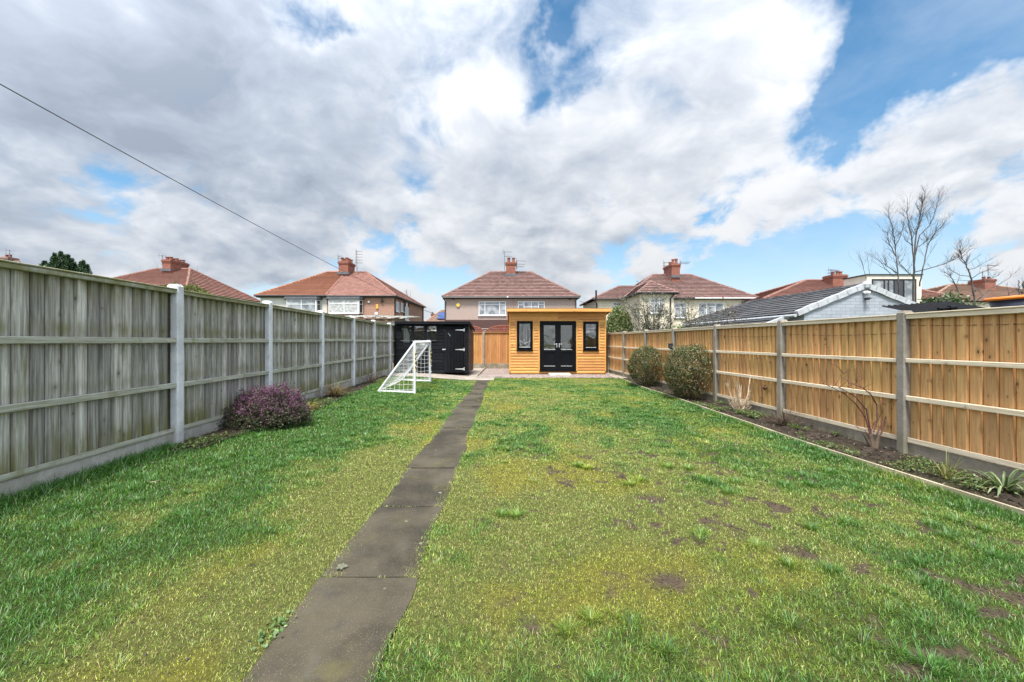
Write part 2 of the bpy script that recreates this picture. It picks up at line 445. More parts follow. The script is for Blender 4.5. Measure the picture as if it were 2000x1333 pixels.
def bricks(name, a, b, mortar, scale=1.0):
    def fn(t, bsdf):
        nd = t.n('ShaderNodeTexBrick'); t.put(nd.inputs['Vector'], t.uv())
        t.put(nd.inputs['Color1'], a); t.put(nd.inputs['Color2'], b); t.put(nd.inputs['Mortar'], mortar)
        nd.inputs['Scale'].default_value = 1; nd.inputs['Brick Width'].default_value = .225*scale; nd.inputs['Row Height'].default_value = .075*scale
        nd.inputs['Mortar Size'].default_value = .006*scale
        c = t.mix(t.rng(t.noise(t.obj(), 3, 5, .6), .4, .75, 0, .3), nd.outputs['Color'], tuple(q*.55 for q in a))
        return bsdf(c, .9, t.bump(nd.outputs['Fac'], -.5, .01))
    return mat(name, fn)
M_brick = bricks('red_brick', (.19, .06, .040), (.27, .095, .06), (.20, .15, .125))
M_brickpink = bricks('pink_brown_brick', (.22, .125, .10), (.29, .175, .14), (.27, .22, .19))
M_brickgrey = bricks('grey_painted_brick', (.27, .30, .335), (.32, .35, .385), (.20, .22, .25), 1.5)
def dash(name, a, b, stain):
    def fn(t, bsdf):
        v = t.obj(); f = t.noise(v, 14, 4, .8); n = t.noise(v, .8, 5, .6)
        c = t.mix(t.rng(f, .36, .64), a, b)
        c = t.mix(t.rng(n, .5, .75, 0, .45), c, stain)
        return bsdf(c, .95, t.bump(f, .5, .03), .15)
    return mat(name, fn)
M_dash = dash('grey_pink_pebbledash', (.22, .165, .14), (.42, .35, .31), (.30, .24, .17))
M_dashbrown = dash('brown_pebbledash', (.22, .115, .085), (.42, .27, .205), (.28, .16, .11))
def f_bark(t, bsdf):
    n = t.noise(t.vm('MULTIPLY', t.obj(), (12, 12, 3)), 1, 4, .6)
    return bsdf(t.mix(t.rng(n, .3, .7), (.032, .028, .026), (.105, .095, .085)), .9)
M_bark = mat('grey_bark', f_bark)
M_twig = plain('straw_twig', (.46, .36, .25), .9, .3, .2, 0, 12)
M_redtwig = plain('red_brown_stem', (.10, .042, .035), .7, .4, .3, 0, 12)
M_brownstem = plain('brown_stem', (.10, .075, .055), .9, .35, .2, 0, 12)
# ================================================================== ground, lawn, path, beds
SL = 0.0553; RZ = math.atan(SL)
def xleft(y): return -3.6-SL*y
def xright(y): return 4.85-SL*y
def pathL(y): return -1.03-.0115*y
def pathR(y): return -.49-.018*y
EDGE_PTS = [(0.5, 3.92), (2.0, 3.87), (2.98, 3.84), (3.44, 3.80), (3.93, 3.765), (4.55, 3.72), (5.13, 3.69), (5.92, 3.70), (7.36, 3.69), (8.3, 3.70), (9.55, 3.70), (10.64, 3.63), (12.9, 3.70), (14.1, 3.72)]
def edgeR(y): return np.interp(y, [p[0] for p in EDGE_PTS], [p[1] for p in EDGE_PTS])
BEDL = [(-3, -3.4), (3.9, -3.82), (4.3, -3.45), (5.2, -3.42), (5.6, -3.22), (6.5, -3.33), (7.88, -3.45), (9.63, -3.56), (11.1, -3.72), (13.4, -3.9)]
def bedL(y): return np.where(y < 3.9, xleft(y)+.03, np.interp(y, [p[0] for p in BEDL], [p[1] for p in BEDL]))

def grid(name, x0f, x1f, y0, y1, nx, ny, zf, material, colf=None, parent=None):
    ys = np.linspace(y0, y1, ny+1); t = np.linspace(0, 1, nx+1)
    Y, T = np.meshgrid(ys, t, indexing='ij')
    X = x0f(Y)*(1-T)+x1f(Y)*T
    Z = zf(X, Y, T)
    v = np.stack([X, Y, Z], -1).reshape(-1, 3)
    i = np.arange((nx+1)*(ny+1)).reshape(ny+1, nx+1)
    f = np.stack([i[:-1, :-1], i[:-1, 1:], i[1:, 1:], i[1:, :-1]], -1).reshape(-1)
    c = colf(v[:, 0], v[:, 1]) if colf else None
    return np_mesh(name, v, f, np.full(nx*ny, 4), material, parent, c, True)

gm = MB(); gm.quad((-400, -60, -.12), (400, -60, -.12), (400, 500, -.12), (-400, 500, -.12))
tag(gm.build('ground', M_ground), kind='structure')

# ---- lawn colour fields
def g2(x, y, cx, cy, sx, sy): return np.exp(-((x-cx)/sx)**2-((y-cy)/sy)**2)
def fields(x, y):
    n1 = fbm(x*.8, y*.55, 3, 3); n2 = fbm(x*2.3, y*1.9, 21, 3); n3 = fbm(x*6, y*5, 33, 3)
    n6 = fbm(x*17, y*15, 37, 2)
    lush = .36+1.9*(n1-.5)+1.5*(n2-.5)+1.1*(n3-.5)+.5*(n6-.5)
    lush = lush+.95*sst(-1.35, -2.4, x)+.45*sst(.75, .1, edgeR(y)-x)+.22*sst(5, 9, y)
    lush = lush+.40*g2(x, y, .3, 1.55, .9, .28)+.55*g2(x, y, 1.9, 1.7, .9, .45)+.35*g2(x, y, 2.9, 2.6, .6, .8)
    lush = lush-.35*g2(x, y, -.1, 2.1, .45, .9)-.25*g2(x, y, -1.35, 2.6, .35, 1.5)-.2*g2(x, y, .8, 3.2, 1.3, 1.4)
    moss = sst(.50, .68, fbm(x*1.3+9, y*1.0, 51, 4))*(.55+.5*g2(x, y, .2, 2.6, 1.2, 2.2)+.4*g2(x, y, -1.4, 3.5, .5, 4)+.3*sst(3.5, 8, y))
    n4 = fbm(x*4.6, y*4.2, 71, 4); n5 = fbm(x*13, y*12, 83, 3)
    reg = .12+.95*g2(x, y, 1.9, 3.0, 1.5, 1.6)+.35*g2(x, y, 1.0, 5.2, 1.5, 1.3)+.5*g2(x, y, 2.4, 1.8, 1.0, .6)
    bald = .9*sst(.645-.045*reg, .70-.045*reg, n4*.5+n5*.5)*np.clip(reg*1.4, 0, 1)
    bald = bald*sst(-1.0, -.2, x)
    bald = np.maximum(bald, g2(x, y, .86, 2.18, .10, .07)*1.2)
    for bx, by, r in ((.55, 3.72, .13), (.72, 3.72, .12), (1.2, 3.35, .12), (1.62, 3.3, .14), (1.42, 2.75, .15), (1.75, 2.5, .12), (2.1, 4.1, .15), (2.0, 2.3, .09), (1.05, 1.95, .05), (.1, 1.85, .04), (2.6, 2.05, .13)):
        bald = np.maximum(bald, g2(x+.35*r*(n4-.5)*6, y+.3*r*(n5-.5)*6, bx, by, r*.9, r*.6)*1.3*sst(.35, .6, n5))
    return np.clip(lush, 0, 1), np.clip(moss, 0, 1), np.clip(bald, 0, 1)
C_LUSH = np.array((.056, .155, .020)); C_GREEN = np.array((.15, .255, .038)); C_STRAW = np.array((.375, .385, .095))
C_MOSS = np.array((.40, .39, .035)); C_SOIL = np.array((.10, .075, .052)); C_BLUE = np.array((.09, .20, .075))
def grasscol(x, y, lush, moss):
    l = lush[:, None]
    lo = C_STRAW*.45+C_GREEN*.55
    c = np.where(l < .5, lo*(1-l*2)+C_GREEN*(l*2), C_GREEN*(2-2*l)+C_LUSH*(2*l-1))
    m = (moss*(1-.7*lush))[:, None]
    return c*(1-.75*m)+C_MOSS*.75*m
def lawncol(x, y):
    lu, mo, ba = fields(x, y)
    c = grasscol(x, y, lu, mo)*.48
    c = c*.6+np.array((.10, .08, .038))*.4
    b = np.clip(ba*1.2, 0, 1)[:, None]
    return c*(1-b)+C_SOIL*b
def lawnz(X, Y, T):
    z = gz(X)+.028*(fbm(X*1.2, Y*1.2, 5, 3)-.5)+.018*(fbm(X*6, Y*6, 6, 3)-.5)
    c = (pathL(Y)+pathR(Y))/2; hw = (pathR(Y)-pathL(Y))/2
    e = np.abs(X-c)-hw
    z = z*np.clip(.3+e*1.5, .25, 1)
    return np.where((e < -.02) & (Y < 14.3), -.05, z)
grid_o = grid('lawn', lambda y: bedL(y)-.12, lambda y: edgeR(y)-.005, -1.5, 14.2, 230, 400, lawnz, M_lawn, lawncol)
tag(grid_o, kind='structure')

# ---- path: slabs with slightly uneven ends
pm = MB(); js = [-1.6, -.65, .3, 1.255, 2.216, 3.16, 4.12, 5.07, 6.02, 6.97, 7.9, 8.84, 9.79, 10.73, 11.68, 12.62, 13.4]
for a, b in zip(js[:-1], js[1:]):
    dz0, dz1 = random.uniform(-.007, .007), random.uniform(-.007, .007)
    a += .010; b -= .010; N = 10
    top = []
    for i in range(N+1):
        y = a+(b-a)*i/N; row = []
        for j in range(7):
            t = j/6
            xl = pathL(y)+.06*(vnoise(np.array(y*2.7), np.array(1.5), 91)-.5); xr = pathR(y)+.06*(vnoise(np.array(y*2.9), np.array(7.5), 92)-.5)
            e = .006 if (i in (0, N) or j in (0, 6)) else 0
            row.append((xl+(xr-xl)*t, y, .014+dz0*(1-i/N)+dz1*i/N-e+.004*float(vnoise(np.array(y*5.), np.array(t*4), 93))))
        top.append(row)
    o = len(pm.v)
    for r in top: pm.v.extend(r)
    for i in range(N):
        for j in range(6): pm.f.append((o+i*7+j, o+i*7+j+1, o+(i+1)*7+j+1, o+(i+1)*7+j))
    lo = [(p[0], p[1], -.045) for r in top for p in r]
    ring = [(0, j) for j in range(7)]+[(i, 6) for i in range(1, N+1)]+[(N, j) for j in range(5, -1, -1)]+[(i, 0) for i in range(N-1, 0, -1)]
    for k in range(len(ring)):
        (i0, j0), (i1, j1) = ring[k], ring[(k+1) % len(ring)]
        p, q = top[i0][j0], top[i1][j1]
        pm.quad((p[0], p[1], -.05), (q[0], q[1], -.05), q, p)
tag(pm.build('path', M_path), kind='structure')
# mossy fill between the slabs
jm = MB()
jm.box(pathL(2)-.0, pathR(2)+.0, -1.6, 13.4, -.06, -.018)
tag(jm.build('path_joint_fill', M_soil), kind='structure')

# ---- beds
def bedz(X, Y, T):
    return gz(X)+.012+.075*(fbm(X*3.5, Y*3.5, 41, 4)-.4)*np.sin(np.pi*np.clip(T, .04, .96))-.07*(1-sst(3.85, 4.6, Y))*(X < 0)+.03*(fbm(X*14, Y*14, 44, 3)-.5)
tag(grid('flower_bed', lambda y: edgeR(y)+.02, lambda y: xright(y)+.02, .3, 14.15, 40, 320, bedz, M_soil), kind='structure')
tag(grid('flower_bed', lambda y: xleft(y)-.02, lambda y: bedL(y)+.02, 3.85, 13.3, 26, 260, lambda X, Y, T: bedz(X, Y, T)+.01, M_soil), kind='structure')
# timber edging
em = MB(); yy = [p[0] for p in EDGE_PTS]
ys = np.concatenate([np.arange(.5, 14.1, .3), [14.1]])
for a, b in zip(ys[:-1], ys[1:]):
    xa, xb = float(edgeR(a)), float(edgeR(b))
    em.add([(xa-.012, a, -.06), (xa+.014, a, -.06), (xb+.014, b, -.06), (xb-.012, b, -.06), (xa-.012, a, .052), (xa+.014, a, .052), (xb+.014, b, .052), (xb-.012, b, .052)],
           [(4, 5, 6, 7), (0, 4, 7, 3), (1, 2, 6, 5)])
tag(em.build('lawn_edging', M_edge), 'low pale timber edging board between the lawn and right hand soil bed', 'edging')

# ---- patio, gravel
tag(grid('patio', lambda y: np.full_like(y, -4.7), lambda y: np.where(y < 14.25, pathR(y)+.12, -1.27), 13.28, 19.4, 30, 60,
     lambda X, Y, T: gz(X)+.016+.006*(fbm(X*4, Y*4, 61, 2)-.5), M_slab), kind='structure')
tag(grid('gravel', lambda y: np.full_like(y, -1.27), lambda y: np.full_like(y, 3.80), 14.2, 19.4, 50, 50,
     lambda X, Y, T: .012+.02*(fbm(X*9, Y*9, 62, 2)-.5), M_gravel), kind='structure')
pv = MB(); pv.bbox(3.62, 4.05, 13.95, 15.1, -.03, .035, .01); pv.bbox(3.80, 4.05, 15.12, 16.4, -.03, .03, .01); pv.bbox(3.80, 4.0, 16.42, 18.9, -.03, .03, .01)
tag(pv.build('paving', M_slab), kind='structure')
gk = MB(); gk.bbox(-1.27, -.37, 14.16, 14.21, -.02, .075, .006); gk.bbox(-1.30, -1.25, 14.22, 18.9, -.02, .075, .006)
tag(gk.build('gravel_edging', M_slab), 'low stone kerb round the corner of the pink gravel at the path end', 'edging')

# ---- grass blades
def blades(name, x, y, z, hgt, wid, lean, col, material, parent=None, ang=None):
    n = len(x); a = RNG.uniform(0, 2*np.pi, n)
    if ang is not None: a = np.where(np.isnan(ang), a, ang-np.pi/2)
    b = a+np.pi/2+RNG.normal(0, .4, n)
    ca, sa = np.cos(a)*wid/2, np.sin(a)*wid/2
    lx, ly = np.cos(b)*lean*hgt, np.sin(b)*lean*hgt
    V = np.empty((n, 5, 3)); zt = hgt*np.sqrt(np.clip(1-lean**2*.6, .1, 1))
    V[:, 0] = np.stack([x-ca, y-sa, z-.004], -1); V[:, 1] = np.stack([x+ca, y+sa, z-.004], -1)
    V[:, 2] = np.stack([x-ca*.8+lx*.35, y-sa*.8+ly*.35, z+zt*.58], -1); V[:, 3] = np.stack([x+ca*.8+lx*.35, y+sa*.8+ly*.35, z+zt*.58], -1)
    V[:, 4] = np.stack([x+lx, y+ly, z+zt], -1)
    base = (np.arange(n)*5)[:, None]
    f = (base+np.array([[0, 1, 3, 2, 2, 3, 4]])).reshape(-1); cnt = np.tile([4, 3], n)
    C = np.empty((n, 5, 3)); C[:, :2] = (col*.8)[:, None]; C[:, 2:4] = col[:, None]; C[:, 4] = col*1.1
    return np_mesh(name, V.reshape(-1, 3), f, cnt, material, parent, C.reshape(-1, 3), False)
def sample_lawn(ymin, ymax, dens0, y0ref):
    out = []
    for ya in np.arange(ymin, ymax, .25):
        yb = min(ya+.25, ymax); ym = (ya+yb)/2
        xa, xb = max(float(bedL(np.array(ym)))-.05, -1.5*ym-.4), min(float(edgeR(ym))+.0, 1.5*ym+.4)
        d = dens0*min(1, (y0ref/ym)**1.0)
        n = int(d*(xb-xa)*(yb-ya))
        out.append(np.stack([RNG.uniform(xa, xb, n), RNG.uniform(ya, yb, n)], -1))
    return np.concatenate(out)
XY = sample_lawn(1.0, 14.2, 15500, 2.3)
# extra tufts of longer grass
tc = sample_lawn(1.1, 12.0, 17, 3.6); lu, mo, ba = fields(tc[:, 0], tc[:, 1])
tc = tc[RNG.random(len(tc)) < .25+.6*lu]
tn = 80; TO = RNG.normal(0, 1, (len(tc), tn, 2))*RNG.uniform(.018, .06, (len(tc), 1, 1)); TX = (tc[:, None, :]+TO).reshape(-1, 2); TA = np.arctan2(TO[..., 1], TO[..., 0]).reshape(-1)
# bigger, ragged clumps of coarse grass in the worn right hand part and here and there on the left
bc = np.stack([RNG.uniform(-.1, 3.3, 260), RNG.uniform(1.4, 4.2, 260)], -1); bc = bc[(fbm(bc[:, 0]*1.6, bc[:, 1]*1.6, 121, 3) > .52) & (RNG.random(len(bc)) < .30+.6*g2(bc[:, 0], bc[:, 1], 2.2, 2.0, 1.0, .7))]
BO = RNG.normal(0, 1, (len(bc), 170, 2))*RNG.uniform(.02, .05, (len(bc), 1, 1)); BX = (bc[:, None, :]+BO).reshape(-1, 2); BA = np.arctan2(BO[..., 1], BO[..., 0]).reshape(-1)
jx = np.array([q for q in js for _ in range(160)]); FX6 = np.stack([pathL(jx)+(pathR(jx)-pathL(jx))*np.clip(RNG.beta(.6, .6, len(jx)), 0, 1), jx+RNG.normal(0, .004, len(jx))], -1)
FX6 = FX6[(fbm(FX6[:, 0]*5, FX6[:, 1]*3, 97, 2) > .5)]
# long fringe at the foot of the left fence and along the edging
fy = RNG.uniform(1.2, 4.4, 9000); FX = np.stack([xleft(fy)+.03+np.abs(RNG.normal(0, .09, 9000)), fy], -1)
fy2 = RNG.uniform(1.2, 13.5, 12000); FX2 = np.stack([edgeR(fy2)-.015-np.abs(RNG.normal(0, .05, 12000)), fy2], -1)
fy3 = RNG.uniform(4.2, 13, 7000); FX3 = np.stack([bedL(fy3)+RNG.normal(0, .05, 7000), fy3], -1)
fy4 = RNG.uniform(1.2, 13.2, 26000); FX4 = np.stack([np.where(RNG.random(26000) < .5, pathL(fy4)+RNG.normal(.012, .03, 26000), pathR(fy4)+RNG.normal(-.012, .03, 26000)), fy4], -1)
allxy = np.concatenate([XY, TX, FX, FX2, FX3, FX4, BX, FX6]); src = np.concatenate([np.full(len(q), i) for i, q in enumerate((XY, TX, FX, FX2, FX3, FX4, BX, FX6))])
x, y = allxy[:, 0], allxy[:, 1]
ang = np.full(len(x), np.nan); ang[len(XY):len(XY)+len(TA)] = TA; ang[-len(FX6)-len(BA):len(ang)-len(FX6)] = BA
lu, mo, ba = fields(x, y)
enc = .016+.26*np.clip(fbm(y*2.1+np.where(x < -.8, 0, 31), y*0+3.3, 95, 5)-.38, 0, 1)
onpath = (x > pathL(y)+enc) & (x < pathR(y)-enc) & (y < 13.4)
onpatio = (y > 13.3) & (x < pathR(y)+.12)
keep = (~onpath | (src == 7)) & ~onpatio & (x < edgeR(y)+.01) & (y < 14.2) & (y > .95) & (x > xleft(y)+.02)
keep &= RNG.random(len(x)) > np.where((src == 1) | (src == 6), ba*.4, np.clip(ba*1.25, 0, .97))*(src != 7)
keep &= (np.abs(x) < 1.5*y+.4)
keep &= (src != 0) | (x > bedL(y)-.02)
x, y, lu, mo, ba, src, ang = (q[keep] for q in (x, y, lu, mo, ba, src, ang))
n = len(x); sc = np.clip(y/2.3, 1, 7)
hgt = (.011+.015*lu)*RNG.uniform(.6, 1.5, n)*(1-.35*mo)
hgt = np.where(src == 1, (.020+.030*lu)*RNG.uniform(.6, 1.3, n), hgt)
hgt = np.where(src == 2, RNG.uniform(.05, .13, n)*RNG.uniform(.6, 1.2, n), hgt); hgt = np.where(src == 3, RNG.uniform(.03, .085, n), hgt)
hgt = np.where(src == 4, RNG.uniform(.03, .08, n), hgt); hgt = np.where(src == 6, RNG.uniform(.025, .062, n), hgt); hgt = np.where(src == 7, RNG.uniform(.008, .022, n), hgt)
wid = .0024*np.clip(sc, 1, 4.2)*RNG.uniform(.7, 1.4, n)
lean = np.clip(RNG.normal(.80, .28, n), .05, 1.2)
lu2 = np.clip(lu+np.where(src == 1, .30, 0)+np.where(src >= 2, .3, 0)*(src < 5)+np.where(src == 6, .55, 0)+RNG.normal(0, .13, n), 0, 1)
col = grasscol(x, y, lu2, mo)
r = RNG.random(n)
dead = (r < .24*(1-lu)**1.5+.02)
dead &= (src != 6); col = np.where(dead[:, None], np.array((.36, .31, .13)), col)
bl = (RNG.random(n) < .14*lu2); col = np.where(bl[:, None], C_BLUE, col)
col = col*np.exp(RNG.normal(-.04, .34, n))[:, None]
z = gz(x)+.028*(fbm(x*1.2, y*1.2, 5, 3)-.5)+.018*(fbm(x*6, y*6, 6, 3)-.5)
c_ = (pathL(y)+pathR(y))/2; e_ = np.abs(x-c_)-(pathR(y)-pathL(y))/2; z = z*np.clip(.3+e_*1.5, .25, 1)
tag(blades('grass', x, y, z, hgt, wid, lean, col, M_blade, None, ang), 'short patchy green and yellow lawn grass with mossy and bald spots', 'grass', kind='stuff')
print('blades', n)

# crumbs of soil, dead thatch and clippings lying in the worn patches
def crumbs():
    q = sample_lawn(1.1, 9.0, 2600, 2.6); lu, mo, ba = fields(q[:, 0], q[:, 1])
    k = (RNG.random(len(q)) < ba*.8+.05) & ~((q[:, 0] > pathL(q[:, 1])) & (q[:, 0] < pathR(q[:, 1]))); q = q[k]; ba = ba[k]; n = len(q)
    z = gz(q[:, 0])+.028*(fbm(q[:, 0]*1.2, q[:, 1]*1.2, 5, 3)-.5)+.018*(fbm(q[:, 0]*6, q[:, 1]*6, 6, 3)-.5)+.004
    S = RNG.uniform(.002, .0075, n)*np.clip(q[:, 1]/2.6, 1, 2.5)
    dirs = np.array([(1, 0, 0), (-1, 0, 0), (0, 1, 0), (0, -1, 0), (0, 0, 1), (0, 0, -.4)])
    V = np.stack([q[:, 0], q[:, 1], z], -1)[:, None]+dirs[None]*S[:, None, None]*RNG.uniform(.5, 1.3, (n, 6, 1))
    fc = np.array([[0, 2, 4], [2, 1, 4], [1, 3, 4], [3, 0, 4]]).reshape(-1); f = ((np.arange(n)*6)[:, None]+fc).reshape(-1)
    c = np.where((RNG.random(n) < .93)[:, None], np.array((.055, .041, .028)), np.array((.17, .13, .07)))*np.exp(RNG.normal(0, .3, n))[:, None]
    tag(np_mesh('soil_crumbs', V.reshape(-1, 3), f, np.full(4*n, 3), M_leaf, None, np.repeat(c, 6, axis=0)), 'small dark soil crumbs and worm casts in the worn lawn patches', 'soil crumbs', kind='stuff')
crumbs()

# ================================================================== fences (local y runs along the fence, s points into the garden)
def fence(label, x0, s, posts, zl, mats, group=None, y_end=None, rz=RZ, origin=None, name='garden_fence'):
    mb_board, mb_rail, mb_post, mb_grav = mats
    root = thing(name, label, 'fence', origin or (x0, 0, 0), rz)
    def pz(y): return zl['dz'](y) if 'dz' in zl else 0.0
    for i, yp in enumerate(posts):
        m = MB(); d = pz(yp)
        m.bbox(min(s*-.05, s*.075), max(s*-.05, s*.075), yp-.05, yp+.05, -.15, zl['post']+d-.012, .012)
        m.bbox(min(s*-.04, s*.065), max(s*-.04, s*.065), yp-.04, yp+.04, zl['post']+d-.02, zl['post']+d, .008)
        m.build('fence_post', mb_post, root, world=False)
    for a, b in zip(posts[:-1], posts[1:]):
        a += .052; b -= .052; d = random.uniform(-.009, .007)
        m = MB(); y = a; k = 0
        wdt = (b-a)/zl['n']
        while y < b-.01:
            w = wdt*random.uniform(.92, 1.08); ye = min(b, y+w-.006)
            t0, t1 = .030+random.uniform(0, .004), .004
            zb, zt = zl['grav'][1]+d+.01, zl['cap'][0]+d+.03
            dx = random.uniform(-.002, .002)
            ys_, xs = (y, ye), (t0+dx, t1+dx)
            vs = []
            for zz in (zb, zt):
                vs += [(0, ys_[0], zz), (s*xs[0], ys_[0], zz), (s*xs[1], ys_[1], zz), (0, ys_[1], zz)]
            fs = [(0, 1, 2, 3), (7, 6, 5, 4), (0, 4, 5, 1), (1, 5, 6, 2), (2, 6, 7, 3), (3, 7, 4, 0)]
            if s < 0: fs = [f[::-1] for f in fs]
            m.add(vs, fs)
            y += w; k += 1
            if b-y < wdt*.4: break
        panel = m.build('fence_panel', mb_board, root, world=False)
        jb = MB(); jb.box(min(s*-.012, s*-.002), max(s*-.012, s*-.002), a, b, zl['grav'][1]+d+.02, zl['cap'][0]+d+.02)  # added dark strip: gap shadow between boards, with moss, put into its colour
        jb.build('shadow_gap_strip', M_shadowgapL if s > 0 else M_shadowgapR, panel, world=False)
        for z0, z1, dep in zl['rails']:
            r_ = MB(); r_.bbox(min(s*.036, s*(dep+.014)), max(s*.036, s*(dep+.014)), a, b, z0+d, z1+d, .005); r_.build('rail', mb_rail, panel, world=False)
        c = MB(); c.bbox(min(s*-.02, s*.066), max(s*-.02, s*.066), a, b, zl['cap'][0]+d, zl['cap'][1]+d-.016, .004); 
        c.bbox(min(s*-.03, s*.074), max(s*-.03, s*.074), a, b, zl['cap'][1]+d-.016, zl['cap'][1]+d, .004)
        c.build('capping', mb_rail, panel, world=False)
        g = MB(); g.bbox(min(s*-.025, s*.028), max(s*-.025, s*.028), a-.01, b+.01, zl['grav'][0], zl['grav'][1]+d, .006)
        g.build('gravel_board', mb_grav, root, world=False)
    return root
zL = dict(post=1.965, cap=(1.862, 1.918), rails=((1.305, 1.363, .052), (.800, .857, .052), (.300, .350, .030)), grav=(-.05, .298), n=16)
postsL = [.70, 2.62, 4.55, 6.43, 8.45, 10.40, 12.27, 14.20, 16.13, 18.06]
fence('tall weathered grey feather edge board fence with white concrete posts, mossy rails', -3.6, 1, postsL, zL, (M_fenceL, M_railL, M_postL, M_gravelbL))
zR = dict(post=1.672, cap=(1.575, 1.640), rails=((1.072, 1.122, .055), (.638, .694, .055), (.156, .214, .030)), grav=(-.05, .155), n=16)
postsR = [.80, 2.72, 4.65, 6.60, 8.50, 10.46, 12.35, 14.33, 16.22, 18.15]
fence('golden brown feather edge board fence with grey concrete posts on the right', 4.85, -1, postsR, zR, (M_fenceR, M_railR, M_postR, M_gravelbR))
zB = dict(post=1.76, cap=(1.70, 1.735), rails=(), grav=(-.05, .235), n=17)
postsB = [-3.85, -2.49, -.57, 1.35, 3.27, 4.62]
fence('amber board fence across the garden end between black shed and summerhouse', 0, -1, postsB, zB, (M_fenceB, M_fenceB, M_postR, M_gravelbR), rz=math.pi/2, origin=(0, 19.0, 0))
# ================================================================== summerhouse
def summerhouse():
    Y0 = 15.7; D = 3.0; YB = Y0+D
    X0, X1 = XW(994.6, Y0), XW(1183.4, Y0); k = Y0/F
    def Z(py): return ZW(py, Y0)
    ZB = .03
    root = thing('summerhouse', 'orange pine clad summerhouse with black double doors and a flat overhanging roof', 'summerhouse', ((X0+X1)/2, Y0, 0))
    zt = Z(613.0); zbk = zt-.30
    dx0, dx1 = XW(1054.3, Y0), XW(1125.0, Y0); dz1, dz0 = Z(627.8), Z(724.2)
    wl = (XW(1009.8, Y0), XW(1040.2, Y0), Z(683.8), Z(627.8)); wr = (XW(1139.0, Y0), XW(1168.6, Y0), Z(684.2), Z(628.6))
    # front cladding: rounded log-lap courses, cut round the openings
    m = MB(); h = .112; z = ZB
    holes = [(dx0-.055, dx1+.055, dz0-.03, dz1+.06), (wl[0]-.06, wl[1]+.06, wl[2]-.03, wl[3]+.06), (wr[0]-.06, wr[1]+.06, wr[2]-.03, wr[3]+.06)]
    def course(xa, xb, za, zb_):
        prof = [(0, 0), (-.012, .12), (-.019, .35), (-.019, .62), (-.010, .9), (0, 1.0)]
        poly = [(xa, Y0+p, za+(zb_-za)*q) for p, q in prof]+[(xa, Y0+.02, zb_), (xa, Y0+.02, za)]
        m.prism(poly, (xb-xa, 0, 0))
    while z < zt-.25:
        z1 = min(z+h, zt)
        segs = [(X0+.05, X1-.05)]
        for hx0, hx1, hz0, hz1 in holes:
            if min(z1, hz1)-max(z, hz0) > .055:
                ns = []
                for a, b in segs:
                    if hx1 <= a or hx0 >= b: ns.append((a, b)); continue
                    if hx0 > a: ns.append((a, hx0))
                    if hx1 < b: ns.append((hx1, b))
                segs = ns
        for a, b in segs:
            if b-a > .02: course(a, b, z, z1-.003)
        z = z1
    m.build('cladding', M_pineX, root)
    # frieze boards under the roof
    m = MB(); mid = XW(1090, Y0)
    zf = [Z(624.0), Z(617.5), zt+.02]
    for a, b in ((X0+.05, mid-.022), (mid+.022, X1-.05)):
        zz = z
        while zz < zt+.10:
            m.bbox(a, b, Y0-.026, Y0, zz+.002, min(zz+.125, zt+.14), .005); zz += .125
    m.bbox(mid-.021, mid+.021, Y0-.032, Y0, z, zt+.12, .004)
    m.build('frieze_board', M_pineX, root)
    # side and back walls, floor
    for xa, xb, nm in ((X0, X0+.03, 0), (X1-.03, X1, 1)):
        m = MB(); zz = ZB
        while zz < zbk+.28:
            za, zc = zz, min(zz+.112, 9)
            def top(y): return zt-(y-Y0)/D*.30+.1
            ytop = YB if zc < top(YB) else Y0+(zt+.1-zc)/.30*D
            if ytop > Y0+.1:
                xo = -.012 if nm == 0 else .012
                m.add([(xa+ (xo if nm==0 else 0), Y0+.021, za), (xb+(xo if nm else 0), Y0+.021, za), (xb+(xo if nm else 0), ytop, za), (xa+(xo if nm==0 else 0), ytop, za),
                       (xa, Y0+.021, zc-.002), (xb, Y0+.021, zc-.002), (xb, ytop, zc-.002), (xa, ytop, zc-.002)],
                      [(3, 2, 1, 0), (4, 5, 6, 7), (0, 1, 5, 4), (1, 2, 6, 5), (2, 3, 7, 6), (3, 0, 4, 7)])
            zz += .112
        m.build('side_wall', M_pineY, root)
    m = MB(); zz = ZB
    while zz < zbk+.05:
        m.box(X0+.031, X1-.031, YB-.03, YB, zz, zz+.11); zz += .112
    m.build('back_wall', M_pineX, root)
    m = MB(); m.box(X0+.031, X1-.031, Y0+.03, YB-.031, ZB+.02, ZB+.06); m.build('floor_deck', M_pineX, root)
    m = MB(); m.box(X0+.035, X1-.035, YB-.06, YB-.032, ZB+.061, zbk+.02); m.box(X0+.035, X0+.055, Y0+.06, YB-.061, ZB+.061, zbk+.02); m.box(X1-.055, X1-.035, Y0+.06, YB-.061, ZB+.061, zbk+.02); m.build('lining', M_lining, root)
    # corner posts and trims
    m = MB(); m.bbox(X0-.004, X0+.05, Y0-.024, Y0+.02, ZB+.09, zt+.1, .006); m.build('corner_post', M_pineZ, root)
    m = MB(); m.bbox(X1-.05, X1+.004, Y0-.024, Y0+.02, ZB+.09, zt+.1, .006); m.build('corner_post', M_pineZ, root)
    m = MB(); m.box(X0+.02, X0+.07, Y0+.022, YB-.1, -.02, ZB-.002); m.box(X1-.07, X1-.02, Y0+.022, YB-.1, -.02, ZB-.002); m.box(X0+.1, X1-.1, Y0+.06, Y0+.12, -.02, ZB-.002); m.build('bearer', M_greyd, root)
    m = MB()
    for x0, x1, z0, z1 in holes:
        m.bbox(x0, x0+.052, Y0-.022, Y0+.03, z0, z1, .004); m.bbox(x1-.052, x1, Y0-.022, Y0+.03, z0, z1, .004)
        m.bbox(x0+.053, x1-.053, Y0-.021, Y0+.03, z1-.056, z1, .004)
